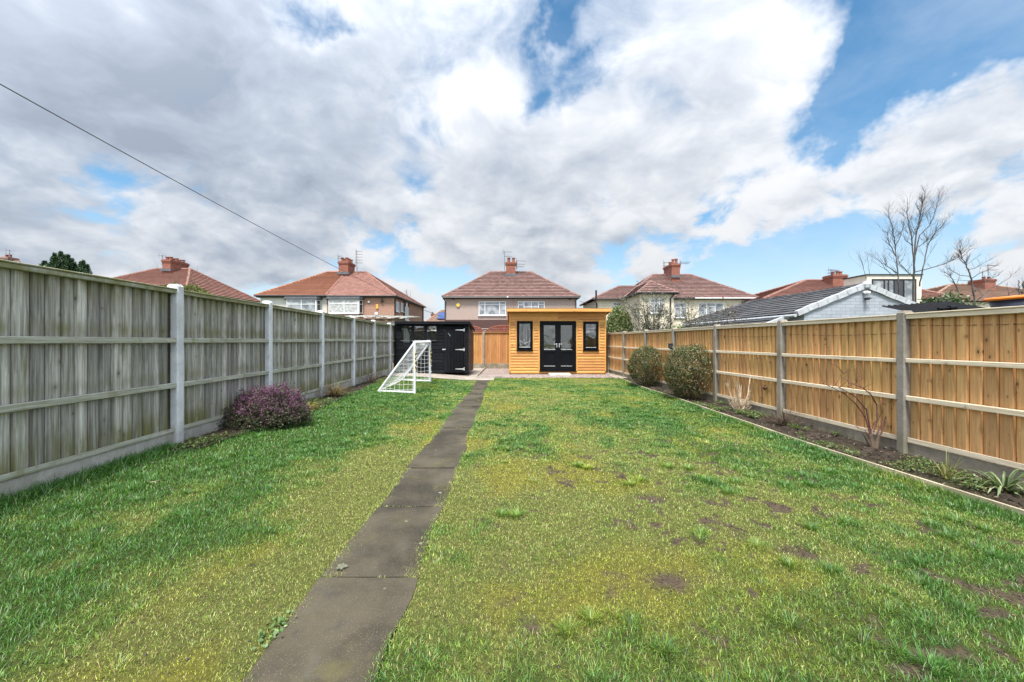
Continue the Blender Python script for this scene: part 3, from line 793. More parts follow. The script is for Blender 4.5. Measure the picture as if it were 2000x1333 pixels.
    m.build('trim', M_pineZ, root)
    # windows
    def ring(m, x0, x1, z0, z1, w, y0, y1, b=.004, wb=None, wt=None):
        wb = wb or w; wt = wt or w
        m.bbox(x0, x0+w, y0, y1, z0, z1, b); m.bbox(x1-w, x1, y0, y1, z0, z1, b)
        m.bbox(x0+w+.001, x1-w-.001, y0+.001, y1, z0, z0+wb, b); m.bbox(x0+w+.001, x1-w-.001, y0+.001, y1, z1-wt, z1, b)
    WINS = []
    for (x0, x1, z0, z1) in (wl, wr):
        m = MB(); ring(m, x0, x1, z0, z1, .055, Y0-.035, Y0+.03); ring(m, x0+.05, x1-.05, z0+.05, z1-.05, .048, Y0-.050, Y0+.02)
        w = m.build('window', M_upvcblack, root); WINS.append(w)
        m = MB(); m.box(x0+.085, x1-.085, Y0-.018, Y0-.012, z0+.085, z1-.085); m.build('pane', M_glass, w)
        m = MB(); m.bbox(x0-.02, x1+.02, Y0-.075, Y0-.024, z0-.035, z0-.002, .004); m.build('sill', M_upvcblack, w)
        m = MB(); m.bbox(x0+.095, x1-.095, Y0-.055, Y0-.048, z0+.092, z0+.112, .002); m.build('glazing_bead', M_galv, w)
    # reflections in the glass drawn as pale curved tubes on the panes
    def reflection_line(par, pts, r=.006):
        m = MB(); m.tube([(x, Y0-.019, z) for x, z in pts], r, 5); m.build('glass_reflection', M_reflection, par)
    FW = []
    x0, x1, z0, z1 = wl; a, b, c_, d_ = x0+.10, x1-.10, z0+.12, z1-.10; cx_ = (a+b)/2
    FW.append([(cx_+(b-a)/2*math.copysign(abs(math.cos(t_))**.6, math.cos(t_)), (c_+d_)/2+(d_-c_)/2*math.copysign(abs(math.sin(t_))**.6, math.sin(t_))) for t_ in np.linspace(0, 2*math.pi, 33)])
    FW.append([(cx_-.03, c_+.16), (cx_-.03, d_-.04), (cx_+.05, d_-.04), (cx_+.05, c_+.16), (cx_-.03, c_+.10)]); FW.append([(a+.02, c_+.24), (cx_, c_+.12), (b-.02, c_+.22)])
    for p_ in FW: reflection_line(WINS[0], p_)
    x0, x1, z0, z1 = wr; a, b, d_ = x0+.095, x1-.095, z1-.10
    for k_, r_ in ((.0, .009), (.07, .007), (.14, .010), (.33, .006)): reflection_line(WINS[1], [(a+(b-a)*i/8, d_-k_-.03*math.sin(math.pi*i/8)*(-1 if k_ > .3 else 1)) for i in range(9)], r_)
    for f_ in (.22, .75): reflection_line(WINS[1], [(a+(b-a)*f_, d_-.15), (a+(b-a)*f_, d_-.32)], .008)
    # door frame and the two leaves
    m = MB(); fw = .05
    m.bbox(dx0, dx0+fw, Y0-.035, Y0+.03, dz0, dz1, .004); m.bbox(dx1-fw, dx1, Y0-.035, Y0+.03, dz0, dz1, .004)
    m.bbox(dx0+fw+.001, dx1-fw-.001, Y0-.034, Y0+.03, dz1-fw, dz1, .004)
    fr = m.build('door_frame', M_upvcblack, root)
    m = MB(); m.bbox(dx0-.02, dx1+.02, Y0-.09, Y0+.03, dz0-.035, dz0-.001, .004); m.build('threshold', M_upvcblack, fr)
    mid = (dx0+dx1)/2
    for s, (a, b) in ((1, (dx0+fw+.003, mid-.003)), (-1, (mid+.003, dx1-fw-.003))):
        m = MB(); zlo, zhi = dz0+.005, dz1-fw-.003; st = .105; zmid = Z(686.5)
        m.bbox(a, a+st, Y0-.055, Y0+.01, zlo, zhi, .004); m.bbox(b-st, b, Y0-.055, Y0+.01, zlo, zhi, .004)
        for z0, z1 in ((zlo, zlo+.18), (zmid-.055, zmid+.055), (zhi-.11, zhi)): m.bbox(a+st+.001, b-st-.001, Y0-.054, Y0+.01, z0, z1, .004)
        m.bbox(a+st+.001, b-st-.001, Y0-.035, Y0, zlo+.181, zmid-.056, .003)
        d = m.build('door', M_upvcblack, root)
        m = MB(); m.box(a+st-.005, b-st+.005, Y0-.028, Y0-.022, zmid+.05, zhi-.105); m.build('pane', M_glass, d)
        if s > 0:
            u0, u1, w0, w1 = a+st, b-st, zmid+.06, zhi-.115
            reflection_line(d, [(u0+.02, w0+.12), (u0+.01, w0+.5), (u0+.03, w1-.12), (u0+.08, w1-.02), (u0+.24, w1-.02), (u1-.07, w1-.22), (u1-.02, w1-.42), (u1-.02, w0+.30), (u1-.08, w0+.24), (u0+.16, w0+.22), (u0+.02, w0+.24)], .010)
            reflection_line(d, [(u0+.10, w0+.26), (u0+.10, w1-.14)], .006); reflection_line(d, [(u0+.20, w0+.26), (u0+.20, w1-.16)], .006)
        m = MB(); m.bbox(a+st+.004, b-st-.004, Y0-.062, Y0-.056, zmid+.056, zmid+.074, .002); m.bbox(a+st+.004, b-st-.004, Y0-.062, Y0-.056, zlo+.168, zlo+.184, .002)
        m.build('glazing_bead', M_galv, d)
        m = MB(); hx = b-.045 if s > 0 else a+.045; hz = Z(673.5)
        m.bbox(hx-.018, hx+.018, Y0-.064, Y0-.055, hz-.11, hz+.05, .003); m.tube([(hx, Y0-.09, hz+.02), (hx-s*.12, Y0-.095, hz+.02)], .009, 8); m.tube([(hx, Y0-.055, hz+.02), (hx, Y0-.095, hz+.02)], .008, 8)
        m.tube([(hx, Y0-.055, hz-.06), (hx, Y0-.072, hz-.06)], .014, 8)
        m.build('handle', M_chrome, d)
        m = MB(); e = a-.015 if s > 0 else b+.015
        for hz in (zhi-.12, (zlo+zhi)/2, zlo+.17): m.bbox(e-.035, e+.035, Y0-.066, Y0-.056, hz-.02, hz+.02, .003)
        m.build('hinge', M_upvcblack, d)
    # roof: sloping down to the back, deep fascia in front
    RX0, RX1 = XW(990.2, 15.35), XW(1194.5, 15.35); YF = 15.35; zf1, zf0 = ZW(602.8, YF), ZW(608.6, YF)
    m = MB(); m.bbox(RX0, RX1, YF-.012, YF+.012, zf0-.01, zf1, .004); m.build('fascia', M_pineX, root)
    m = MB(); YE = YB+.15; dz = -.36
    for xa, xb in ((RX0, RX0+.024), (RX1-.024, RX1)):
        m.add([(xa, YF+.013, zf0-.01), (xb, YF+.013, zf0-.01), (xb, YE, zf0+dz), (xa, YE, zf0+dz), (xa, YF+.013, zf1), (xb, YF+.013, zf1), (xb, YE, zf1+dz), (xa, YE, zf1+dz)],
              [(3, 2, 1, 0), (4, 5, 6, 7), (0, 1, 5, 4), (1, 2, 6, 5), (2, 3, 7, 6), (3, 0, 4, 7)])
    m.build('bargeboard', M_pineY, root)
    m = MB(); a, b = RX0+.025, RX1-.025
    m.add([(a, YF+.013, zf1-.075), (b, YF+.013, zf1-.075), (b, YE, zf1+dz-.075), (a, YE, zf1+dz-.075), (a, YF+.013, zf1-.035), (b, YF+.013, zf1-.035), (b, YE, zf1+dz-.035), (a, YE, zf1+dz-.035)],
          [(3, 2, 1, 0), (0, 1, 5, 4), (1, 2, 6, 5), (2, 3, 7, 6), (3, 0, 4, 7)])
    rf = m.build('roof', M_pineX, root)
    m = MB(); m.add([(RX0-.006, YF-.016, zf1+.002), (RX1+.006, YF-.016, zf1+.002), (RX1+.006, YE, zf1+dz+.002), (RX0-.006, YE, zf1+dz+.002), (RX0-.006, YF-.016, zf1+.010), (RX1+.006, YF-.016, zf1+.010), (RX1+.006, YE, zf1+dz+.01), (RX0-.006, YE, zf1+dz+.01)],
          [(3, 2, 1, 0), (4, 5, 6, 7), (0, 1, 5, 4), (1, 2, 6, 5), (2, 3, 7, 6), (3, 0, 4, 7)])
    m.build('roof_felt', M_felt, rf)
    m = MB(); x = RX0+.35
    while x < RX1-.3:
        m.box(x, x+.045, YF+.014, Y0-.03, zf0+.005, zf1-.08); x += .62
    m.build('rafter', M_pineY, rf)
summerhouse()
m = MB(); m.bbox(XW(1071, 15.5), XW(1112, 15.5), 15.05, 15.58, -.02, .075, .012)
tag(m.build('doorstep', M_step), 'pale concrete doorstep block before the black double doors', 'doorstep')

# ================================================================== black shed
def shed():
    Y0 = 14.7; XL, XR = XW(771.5, Y0), XW(914.7, Y0); YB = 16.55; zg = .125
    def Z(py): return ZW(py, Y0)
    root = thing('garden_shed', 'black stained timber garden shed with three panes and one plank door', 'shed', ((XL+XR)/2, Y0, zg))
    ztf, ztb = Z(633.2), 1.74
    dx0, dx1 = XW(867.5, Y0), XW(905.5, Y0); dz0, dz1 = Z(728.2), Z(638.0)
    wx0, wx1, wz0, wz1 = XW(783.5, Y0), XW(853.0, Y0), Z(665.6), Z(637.5)
    m = MB(); z = zg+.02; h = .125
    while z < ztf:
        z1 = min(z+h, ztf); segs = [(XL+.02, XR-.03)]
        for hx0, hx1, hz0, hz1 in ((dx0-.01, dx1+.01, 0, dz1), (wx0, wx1, wz0, wz1)):
            if min(z1, hz1)-max(z, hz0) > .03:
                ns = []
                for a, b in segs:
                    if hx0 > a: ns.append((a, min(b, hx0)))
                    if hx1 < b: ns.append((max(a, hx1), b))
                segs = [q for q in ns if q[1]-q[0] > .01]
        for a, b in segs:
            m.prism([(a, Y0-.016, z), (a, Y0-.012, z+h*.6), (a, Y0-.003, z1-.002), (a, Y0+.01, z1-.002), (a, Y0+.01, z)], (b-a, 0, 0))
        z = z1
    m.build('front_wall', M_blackX, root)
    for xa, xb in ((XL, XL+.018), (XR-.018, XR)):
      m = MB(); z = zg+.02
      while z < ztf:
        z1 = z+h; ye = YB if z1 < ztb else Y0+(ztf-z1)/(ztf-ztb)*(YB-Y0)
        if ye > Y0+.05:
            if True:
                o = .012 if xb == XR else -.012
                m.add([(xa+(o if o < 0 else 0), Y0+.011, z), (xb+(o if o > 0 else 0), Y0+.011, z), (xb+(o if o > 0 else 0), ye, z), (xa+(o if o < 0 else 0), ye, z), (xa, Y0+.011, z1-.002), (xb, Y0+.011, z1-.002), (xb, ye, z1-.002), (xa, ye, z1-.002)],
                      [(3, 2, 1, 0), (4, 5, 6, 7), (0, 1, 5, 4), (1, 2, 6, 5), (2, 3, 7, 6), (3, 0, 4, 7)])
        z = z1
      m.build('side_wall', M_blackY, root)
    m = MB(); m.box(XL+.019, XR-.019, YB-.02, YB, zg, ztb); m.build('back_wall', M_blackX, root)
    m = MB(); m.box(XL+.019, XR-.019, Y0+.011, YB-.021, zg+.01, zg+.04); m.build('floor_deck', M_blackX, root)
    # window strip: dark mullions and three panes
    m = MB(); xs = [wx0, XW(803.0, Y0), XW(809.5, Y0), XW(829, Y0), XW(834, Y0), wx1]
    m.box(xs[0]-.03, xs[0]+.012, Y0-.02, Y0+.01, wz0, wz1); m.box(xs[1], xs[2], Y0-.02, Y0+.01, wz0, wz1); m.box(xs[3], xs[4], Y0-.02, Y0+.01, wz0, wz1); m.box(xs[5]-.012, xs[5]+.03, Y0-.02, Y0+.01, wz0, wz1)
    m.box(xs[0]-.03, xs[5]+.03, Y0-.021, Y0+.01, wz1+.001, wz1+.05)
    w = m.build('window', M_blackZ, root)
    for a, b in ((xs[0]+.012, xs[1]), (xs[2], xs[3]), (xs[4], xs[5]-.012)):
        m = MB(); m.box(a, b, Y0-.004, Y0, wz0, wz1); m.build('pane', M_glass, w)
        m = MB(); m.bbox(a-.02, b+.02, Y0-.045, Y0-.022, wz0-.02, wz0-.001, .003); m.build('sill', M_lead, w)
    # plank door with tee hinges, hasp and padlock
    m = MB(); nb = 6; bw = (dx1-dx0)/nb
    for i in range(nb): m.bbox(dx0+i*bw+.002, dx0+(i+1)*bw-.002, Y0-.036, Y0-.012, dz0+.01, dz1, .004)
    d = m.build('door', M_blackZ, root)
    for py in (645.0, 683.2, 721.0):
        z = Z(py); x1 = XW(907.5, Y0)
        m = MB(); m.prism([(x1-.34, Y0-.042, z-.010), (x1-.03, Y0-.042, z-.026), (x1-.03, Y0-.042, z+.026), (x1-.34, Y0-.042, z+.010)], (0, .005, 0))
        m.bbox(x1-.032, x1+.006, Y0-.045, Y0-.036, z-.055, z+.055, .003); m.build('hinge', M_galv, d)
    zh = Z(683.0); xh = XW(867, Y0)
    m = MB(); m.bbox(xh-.05, xh+.075, Y0-.044, Y0-.036, zh-.018, zh+.018, .003); m.tube([(xh-.045, Y0-.05, zh+.002), (xh-.02, Y0-.062, zh-.004), (xh-.01, Y0-.05, zh-.03)], .012, 6); m.build('hasp', M_galv, d)
    m = MB(); m.bbox(xh-.025, xh+.012, Y0-.062, Y0-.04, zh-.075, zh-.035, .006); m.build('padlock', M_trimblack, d)
    m = MB(); a = P(875.4, 651.3, Y0-.04); b = P(879.9, 656.8, Y0-.04); m.tube([a, b], .006, 5); m.build('latch_bar', M_galv, d)
    m = MB(); m.bbox(XR-.032, XR+.010, Y0-.024, Y0+.012, zg+.02, ztf, .005); m.bbox(dx1+.01, dx1+.06, Y0-.022, Y0-.017, zg+.02, ztf, .002); m.bbox(XL-.01, XL+.03, Y0-.024, Y0+.012, zg+.02, ztf, .005); m.build('corner_trim', M_blackZ, root)
    # roof
    RX0, RX1 = XW(769.5, 14.5), XW(917.0, 14.6); YF = 14.56; z1, z0 = ZW(628.8, YF), ZW(632.8, YF); YE = YB+.1; dz = -(ztf-ztb)*(YE-YF)/(YB-Y0)
    m = MB(); m.bbox(RX0, RX1, YF-.012, YF+.010, z0-.012, z1, .004)
    for xa, xb in ((RX0, RX0+.02), (RX1-.02, RX1)):
        m.add([(xa, YF+.011, z0-.02), (xb, YF+.011, z0-.02), (xb, YE, z0-.02+dz), (xa, YE, z0-.02+dz), (xa, YF+.011, z1), (xb, YF+.011, z1), (xb, YE, z1+dz), (xa, YE, z1+dz)],
              [(3, 2, 1, 0), (4, 5, 6, 7), (0, 1, 5, 4), (1, 2, 6, 5), (2, 3, 7, 6), (3, 0, 4, 7)])
    m.build('fascia', M_blackX, root)
    m = MB(); a, b = RX0-.015, RX1+.015
    m.add([(a, YF-.02, z1+.001), (b, YF-.02, z1+.001), (b, YE+.02, z1+dz+.001), (a, YE+.02, z1+dz+.001), (a, YF-.02, z1+.016), (b, YF-.02, z1+.016), (b, YE+.02, z1+dz+.016), (a, YE+.02, z1+dz+.016)],
          [(3, 2, 1, 0), (4, 5, 6, 7), (0, 1, 5, 4), (1, 2, 6, 5), (2, 3, 7, 6), (3, 0, 4, 7)])
    m.build('roof', M_felt, root)
    # sheet hanging behind the first pane
    a, b = XW(788.5, Y0+.12), XW(800, Y0+.12); m = MB()
    N = 8
    for i in range(N):
        t0, t1 = i/N, (i+1)/N
        x0a, x1a = a+(b-a)*t0, a+(b-a)*t1
        y0a, y1a = Y0+.12+.03*math.sin(i*1.7), Y0+.12+.03*math.sin((i+1)*1.7)
        zt0, zt1 = wz1-.06-.20*max(0, t0-.45)*2, wz1-.06-.20*max(0, t1-.45)*2
        m.add([(x0a, y0a, wz0-.2), (x1a, y1a, wz0-.2), (x1a, y1a, zt1), (x0a, y0a, zt0), (x0a, y0a+.01, wz0-.2), (x1a, y1a+.01, wz0-.2), (x1a, y1a+.01, zt1), (x0a, y0a+.01, zt0)], [(0, 1, 2, 3), (7, 6, 5, 4), (3, 2, 6, 7)])
    m.tube([((a+b)/2, Y0+.13, zg+.03), ((a+b)/2, Y0+.13, wz0)], .05, 8)
    tag(m.build('dust_sheet', M_cloth), 'crumpled white sheeting seen through the first pane of the black shed', 'sheet')
shed()
m = MB(); m.bbox(XW(766.0, 14.1), XW(768.6, 14.1), 14.08, 14.12, .05, ZW(709.5, 14.1), .005)
tag(m.build('wooden_stake', M_edge), 'thin pale wooden stake standing beside the black shed corner', 'stake')

# ================================================================== goal with net
def goal():
    A = Vector((-2.335, 9.55, gz(-2.335)+.03)); B = Vector((-2.50, 12.15, gz(-2.5)+.03)); H = 1.19
    back = Vector((-.86, -.02, 0)); r = .030
    root = thing('football_goal', 'white plastic tube football goal with netting on the lawn by the shed', 'goal', tuple((A+B)/2-Vector((0, 0, .03))))
    up = Vector((0, 0, H)); A2 = A+back+Vector((0, 0, .02)); B2 = B+back*.99+Vector((0, 0, .02))
    for p in (A, B):
        m = MB(); m.tube([p-Vector((0, 0, .03)), p+up], r*1.05, 10)
        post = m.build('goal_post', M_goal, root, smooth=False)
        st = MB(); s2 = MB()
        for i in range(9):
            z = .52+i*.052; c = p+Vector((r*.95, 0, z)); (st if i % 2 else s2).box(c.x-.010, c.x+.006, c.y-.03, c.y+.03, c.z, c.z+.051)
        st.build('sticker', M_blackprint, post); s2.build('sticker_print', M_yellow, post)
        cl = MB()
        for z in (.45, .60, .86, .27): 
            c = p+Vector((r, .01, z)); cl.box(c.x-.01, c.x+.025, c.y-.012, c.y+.012, c.z, c.z+.03)
        cl.build('net_clip', M_goal, post)
    m = MB(); m.tube([A+up, B+up], r*1.05, 10); m.build('crossbar', M_goal, root)
    for p, q in ((A, A2), (B, B2)):
        m = MB(); m.tube([p, q], r, 10); m.build('side_bar', M_goal, root)
    m = MB(); m.tube([A2, A2*.5+B2*.5+Vector((0, 0, -.01)), B2], r, 10); m.build('back_bar', M_goal, root)
    m = MB(); m.tube([A+up, A2], r*.95, 10); m.build('brace', M_goal, root); m = MB(); m.tube([B+up, B2], r*.95, 10); m.build('brace', M_goal, root)
    net = MB(); nr = .0032
    def sag(u, v, amp, d): return d*(amp*math.sin(math.pi*u)*math.sin(math.pi*v))
    def cord(f, n=10): net.tube([f(i/n) for i in range(n+1)], nr, 4, False)
    dn = Vector((.5, 0, -.55)).normalized()
    def backp(u, v): return (A+up).lerp(B+up, u).lerp(A2.lerp(B2, u), v)+sag(u, v, .10, dn)+Vector((.02*math.sin(9*u+7*v), 0, 0))
    for i in range(22): cord(lambda t, u=(i+.5)/22: backp(u, t))
    for i in range(13): cord(lambda t, v=(i+.5)/13: backp(t, v), 22)
    for p, p2, s in ((A, A2, 1), (B, B2, -1)):
        def sidep(u, v, p=p, p2=p2, s=s):   # u along the base, v up; triangle
            base = p.lerp(p2, u); top = (p+up).lerp(p2, u)
            return base.lerp(top, v)+Vector((0, s*.06*math.sin(math.pi*v)*math.sin(math.pi*u), 0))
        for i in range(7): cord(lambda t, u=(i+.5)/8: sidep(u, t))
        for i in range(10):
            v = (i+.5)/10*H
            def hl(t, v=v, sidep=sidep):
                u = t*(1-v/H)
                return sidep(u, min(1, v/(H*(1-u)+1e-6)))+Vector((0, 0, .012*math.sin(t*11)))
            cord(hl, 8)
    # net wrapped and drooping along the crossbar
    for k in range(10):
        off = RNG.normal(0, .025, 3); cord(lambda t, o=off, k=k: (A+up).lerp(B+up, t)+Vector((-.03+o[0], 0, .035-.14*math.sin(math.pi*t)+o[2]+.02*math.sin(20*t+k))), 26)
    for k in range(60):
        t = (k+.5)/60; c = (A+up).lerp(B+up, t); dz = -.14*math.sin(math.pi*t)
        net.tube([c+Vector((.035, 0, .0)), c+Vector((-.01, .01, .045)), c+Vector((-.05, .02, .03+dz*.5)), c+Vector((-.05, .03, dz-.03))], nr, 4, False)
    net.build('net', M_net, root)
goal()

# ================================================================== plants
def leaves_mesh(name, pos, nrm, size, col, material, parent, asp=.5, fold=.25, jit=.9, droop=0):
    n = len(pos)
    d = nrm+RNG.normal(0, jit, (n, 3)); d[:, 2] -= droop; d /= np.linalg.norm(d, axis=1, keepdims=True)
    t = RNG.normal(0, 1, (n, 3)); t -= (t*d).sum(1, keepdims=True)*d; t /= np.linalg.norm(t, axis=1, keepdims=True)
    w = np.cross(d, t); L = size[:, None]
    V = np.empty((n, 4, 3))
    V[:, 0] = pos; V[:, 1] = pos+t*L*.5+w*L*asp*.5+d*L*fold*.3; V[:, 2] = pos+t*L; V[:, 3] = pos+t*L*.5-w*L*asp*.5+d*L*fold*.3
    b = (np.arange(n)*4)[:, None]
    f = (b+np.array([[0, 1, 2, 0, 2, 3]])).reshape(-1)
    C = np.repeat(col, 4, axis=0)
    return np_mesh(name, V.reshape(-1, 3), f, np.full(2*n, 3), material, parent, C)
def blob_points(n, c, r, seed, rough=.16, shell=.55, flat=0):
    d = RNG.normal(0, 1, (n, 3)); d /= np.linalg.norm(d, axis=1, keepdims=True)
    if flat: d[:, 2] = np.where(d[:, 2] < -flat, -flat*RNG.random(n), d[:, 2])
    q = 1+rough*2*(fbm(d[:, 0]*2.2+d[:, 2]*1.3+5, d[:, 1]*2.2-d[:, 2]*1.7+5, seed, 3)-.5)+rough*.6*(fbm(d[:, 0]*6+d[:, 2]*4, d[:, 1]*6-d[:, 2]*3, seed+5, 2)-.5)
    rad = (shell+(1-shell)*RNG.random(n)**.5)*q
    p = np.array(c)+d*rad[:, None]*np.array(r)
    return p, d, rad/q
def varcol(n, cols, w, sd=.25):
    k = RNG.choice(len(cols), n, p=np.array(w)/sum(w))
    return np.array(cols)[k]*np.exp(RNG.normal(0, sd, n))[:, None]
def stems(name, base, tops, r, mat_, parent, n=5, wob=.03):
    m = MB()
    for t in tops:
        b = Vector(base)+Vector((random.uniform(-.05, .05), random.uniform(-.05, .05), 0)); t = Vector(t); pts = []
        for i in range(6):
            q = b.lerp(t, i/5); q += Vector((random.uniform(-wob, wob), random.uniform(-wob, wob), 0))*(0 < i < 5); pts.append(q)
        m.tube(pts, [r*(1-.75*i/5) for i in range(6)], n)
    return m.build(name, mat_, parent)
def bush(name, label, cat, c, r, n, size, cols, w, seed, group=None, trunk=True, rough=.14, shell=.5, bare=None, asp=.5):
    c = np.array(c); g = float(gz(c[0])) if c[1] < 19 else 0
    root = thing(name, label, cat, (c[0], c[1], g), 0, group)
    p, d, q = blob_points(n, c, r, seed, rough, shell)
    k = p[:, 2] > g+.03
    if bare is not None: k &= ~bare(p)
    p, d = p[k], d[k]; n = len(p)
    # clumps of differing colour
    cl = fbm(p[:, 0]*5/max(r[0], .5)+3, p[:, 2]*5/max(r[0], .5)+p[:, 1]*3, seed+9, 3)
    col = varcol(n, cols, w); alt = varcol(n, cols[::-1], w)
    col = np.where((cl > .54)[:, None], alt, col)
    leaves_mesh('crown', p, d, size*RNG.uniform(.6, 1.35, n), col, M_leaf, root, asp)
    if trunk:
        tops = [c+np.array((random.uniform(-.7, .7)*r[0], random.uniform(-.7, .7)*r[1], random.uniform(.1, .85)*r[2])) for _ in range(26)]
        stems('stem', (c[0], c[1], g), tops, .014*max(1, r[2]), M_brownstem, root)
    return root
# purple heather
def heather():
    c = np.array((-3.46, 5.66, .19)); r = np.array((.50, .42, .44)); g = gz(-3.43)
    root = thing('heather_bush', 'rounded heather bush in purple flower at the foot of the grey fence', 'heather', (c[0], c[1], float(g)))
    n = 2600; d = RNG.normal(0, 1, (n, 3)); d[:, 2] = np.abs(d[:, 2])*.9-.22; d /= np.linalg.norm(d, axis=1, keepdims=True)
    q = 1+.30*(fbm(d[:, 0]*2.4+4, d[:, 1]*2.4+d[:, 2]*2, 5, 3)-.5)*2
    P0 = c+d*r*(q*RNG.uniform(.78, 1.05, n))[:, None]; k = P0[:, 2] > g+.04; P0, d = P0[k], d[k]; n = len(P0)
    ax = d*.6+np.array((0, 0, .45))+RNG.normal(0, .38, (n, 3)); ax /= np.linalg.norm(ax, axis=1, keepdims=True)
    L = RNG.uniform(.05, .12, n)
    up = np.clip((P0[:, 2]-.22)/.20+RNG.normal(0, .3, n), 0, 1)
    fl = RNG.random(n) < up*.82
    def spikes(sel, name, cols, w, per, rad, sz):
        m = sel.sum(); t = RNG.uniform(.15, 1, (m, per))
        pos = P0[sel][:, None]+ax[sel][:, None]*(L[sel][:, None]*t)[:, :, None]+RNG.normal(0, rad, (m, per, 3))
        nr = np.repeat(ax[sel], per, axis=0)*.4; pos = pos.reshape(-1, 3)
        return leaves_mesh(name, pos, nr, sz*RNG.uniform(.7, 1.3, len(pos)), varcol(len(pos), cols, w), M_leaf, root, .55, jit=1.0)
    spikes(fl, 'flower', [(.18, .07, .135), (.12, .042, .09), (.25, .13, .195), (.07, .05, .04)], (4, 3, 2, 2.2), 18, .006, .016)
    spikes(~fl, 'foliage', [(.035, .05, .02), (.06, .07, .03), (.09, .06, .05), (.10, .085, .05)], (4, 3, 1, 1), 14, .012, .022)
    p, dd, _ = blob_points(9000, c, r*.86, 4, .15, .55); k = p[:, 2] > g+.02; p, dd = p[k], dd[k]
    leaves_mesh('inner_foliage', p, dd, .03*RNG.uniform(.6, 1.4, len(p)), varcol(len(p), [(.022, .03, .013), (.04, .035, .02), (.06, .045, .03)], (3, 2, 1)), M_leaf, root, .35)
    tops = [c+d_*r*.9 for d_ in d[::45]]
    stems('stem', (c[0], c[1], float(g)), tops, .009, M_brownstem, root)
heather()
# clipped privet bushes on the right
def hole(cx, cz, rx, rz_):
    return lambda p: ((((p[:, 0]-cx)/rx)**2+((p[:, 2]-cz)/rz_)**2 < 1) & (RNG.random(len(p)) < .62)) | (p[:, 0] > xright(p[:, 1])-.09)
GR = [(.05, .085, .02), (.085, .115, .032), (.20, .165, .075), (.24, .14, .06), (.030, .055, .013)]
bush('clipped_bush', 'rounded clipped bush, farther and smaller of the two beside the right fence', 'bush', (3.92, 11.45, .60), (.58, .58, .58), 24000, .035, GR, (4, 4, 2.6, 1.4, 3), 11, 'clipped bushes by the right fence', bare=hole(3.95, .30, .42, .32), rough=.10, shell=.6)
bush('clipped_bush', 'taller clipped bush with brown bare patches, nearer one beside the right fence', 'bush', (4.03, 8.95, .65), (.58, .55, .62), 30000, .032, [(.05, .085, .02), (.09, .12, .032), (.24, .195, .105), (.24, .145, .065), (.030, .055, .013)], (4, 4, 3.4, 2.0, 3), 12, 'clipped bushes by the right fence', bare=hole(4.10, .32, .28, .42), rough=.11, shell=.6)
# straw twig shrub
def twigs(m, p, d, L, r, depth, spread=.5, upb=.25, n=4, seg=4):
    d = Vector(d).normalized(); pts = [Vector(p)]; rs = [r]
    for i in range(seg):
        d = (d+Vector((random.gauss(0, .10), random.gauss(0, .10), random.gauss(0, .06)+upb*.12))).normalized()
        pts.append(pts[-1]+d*L/seg); rs.append(r*(1-.55*(i+1)/seg))
    m.tube(pts, rs, n, True)
    if depth > 0:
        for k in range(random.randint(2, 4)):
            i = random.randint(1, seg); q = (d+Vector((random.gauss(0, spread), random.gauss(0, spread), random.gauss(.1, spread*.5)))).normalized()
            twigs(m, pts[i], q, L*random.uniform(.4, .7), rs[i]*.7, depth-1, spread, upb, n, seg)
def twigshrub(name, label, cat, base, specs, mat_, depth=1, spread=.45, fine=None):
    root = thing(name, label, cat, base); m = MB()
    for d, L, r in specs: twigs(m, Vector(base)+Vector((random.gauss(0, .03), random.gauss(0, .03), -.01)), d, L, r, depth, spread)
    m.build('stem', mat_, root); return root
B0 = (4.20, 7.35, .02)
twigshrub('twiggy_shrub', 'leafless straw coloured twiggy shrub between the tall bush and a fence post', 'shrub', B0,
          [((-.42, 0, 1), .48, .015), ((-.34, .1, 1), .55, .016), ((.34, 0, 1), .5, .017), ((.42, .1, 1), .46, .016), ((.24, -.1, 1), .55, .015), ((0, 0, 1), .42, .012), ((-.12, .1, 1), .5, .012), ((.12, .15, 1), .5, .012)]
          +[((random.uniform(-.8, .8), random.uniform(-.6, .6), 1), random.uniform(.10, .26), .007) for _ in range(70)], M_twig, 1, .28)
B1 = (4.30, 4.85, .02)
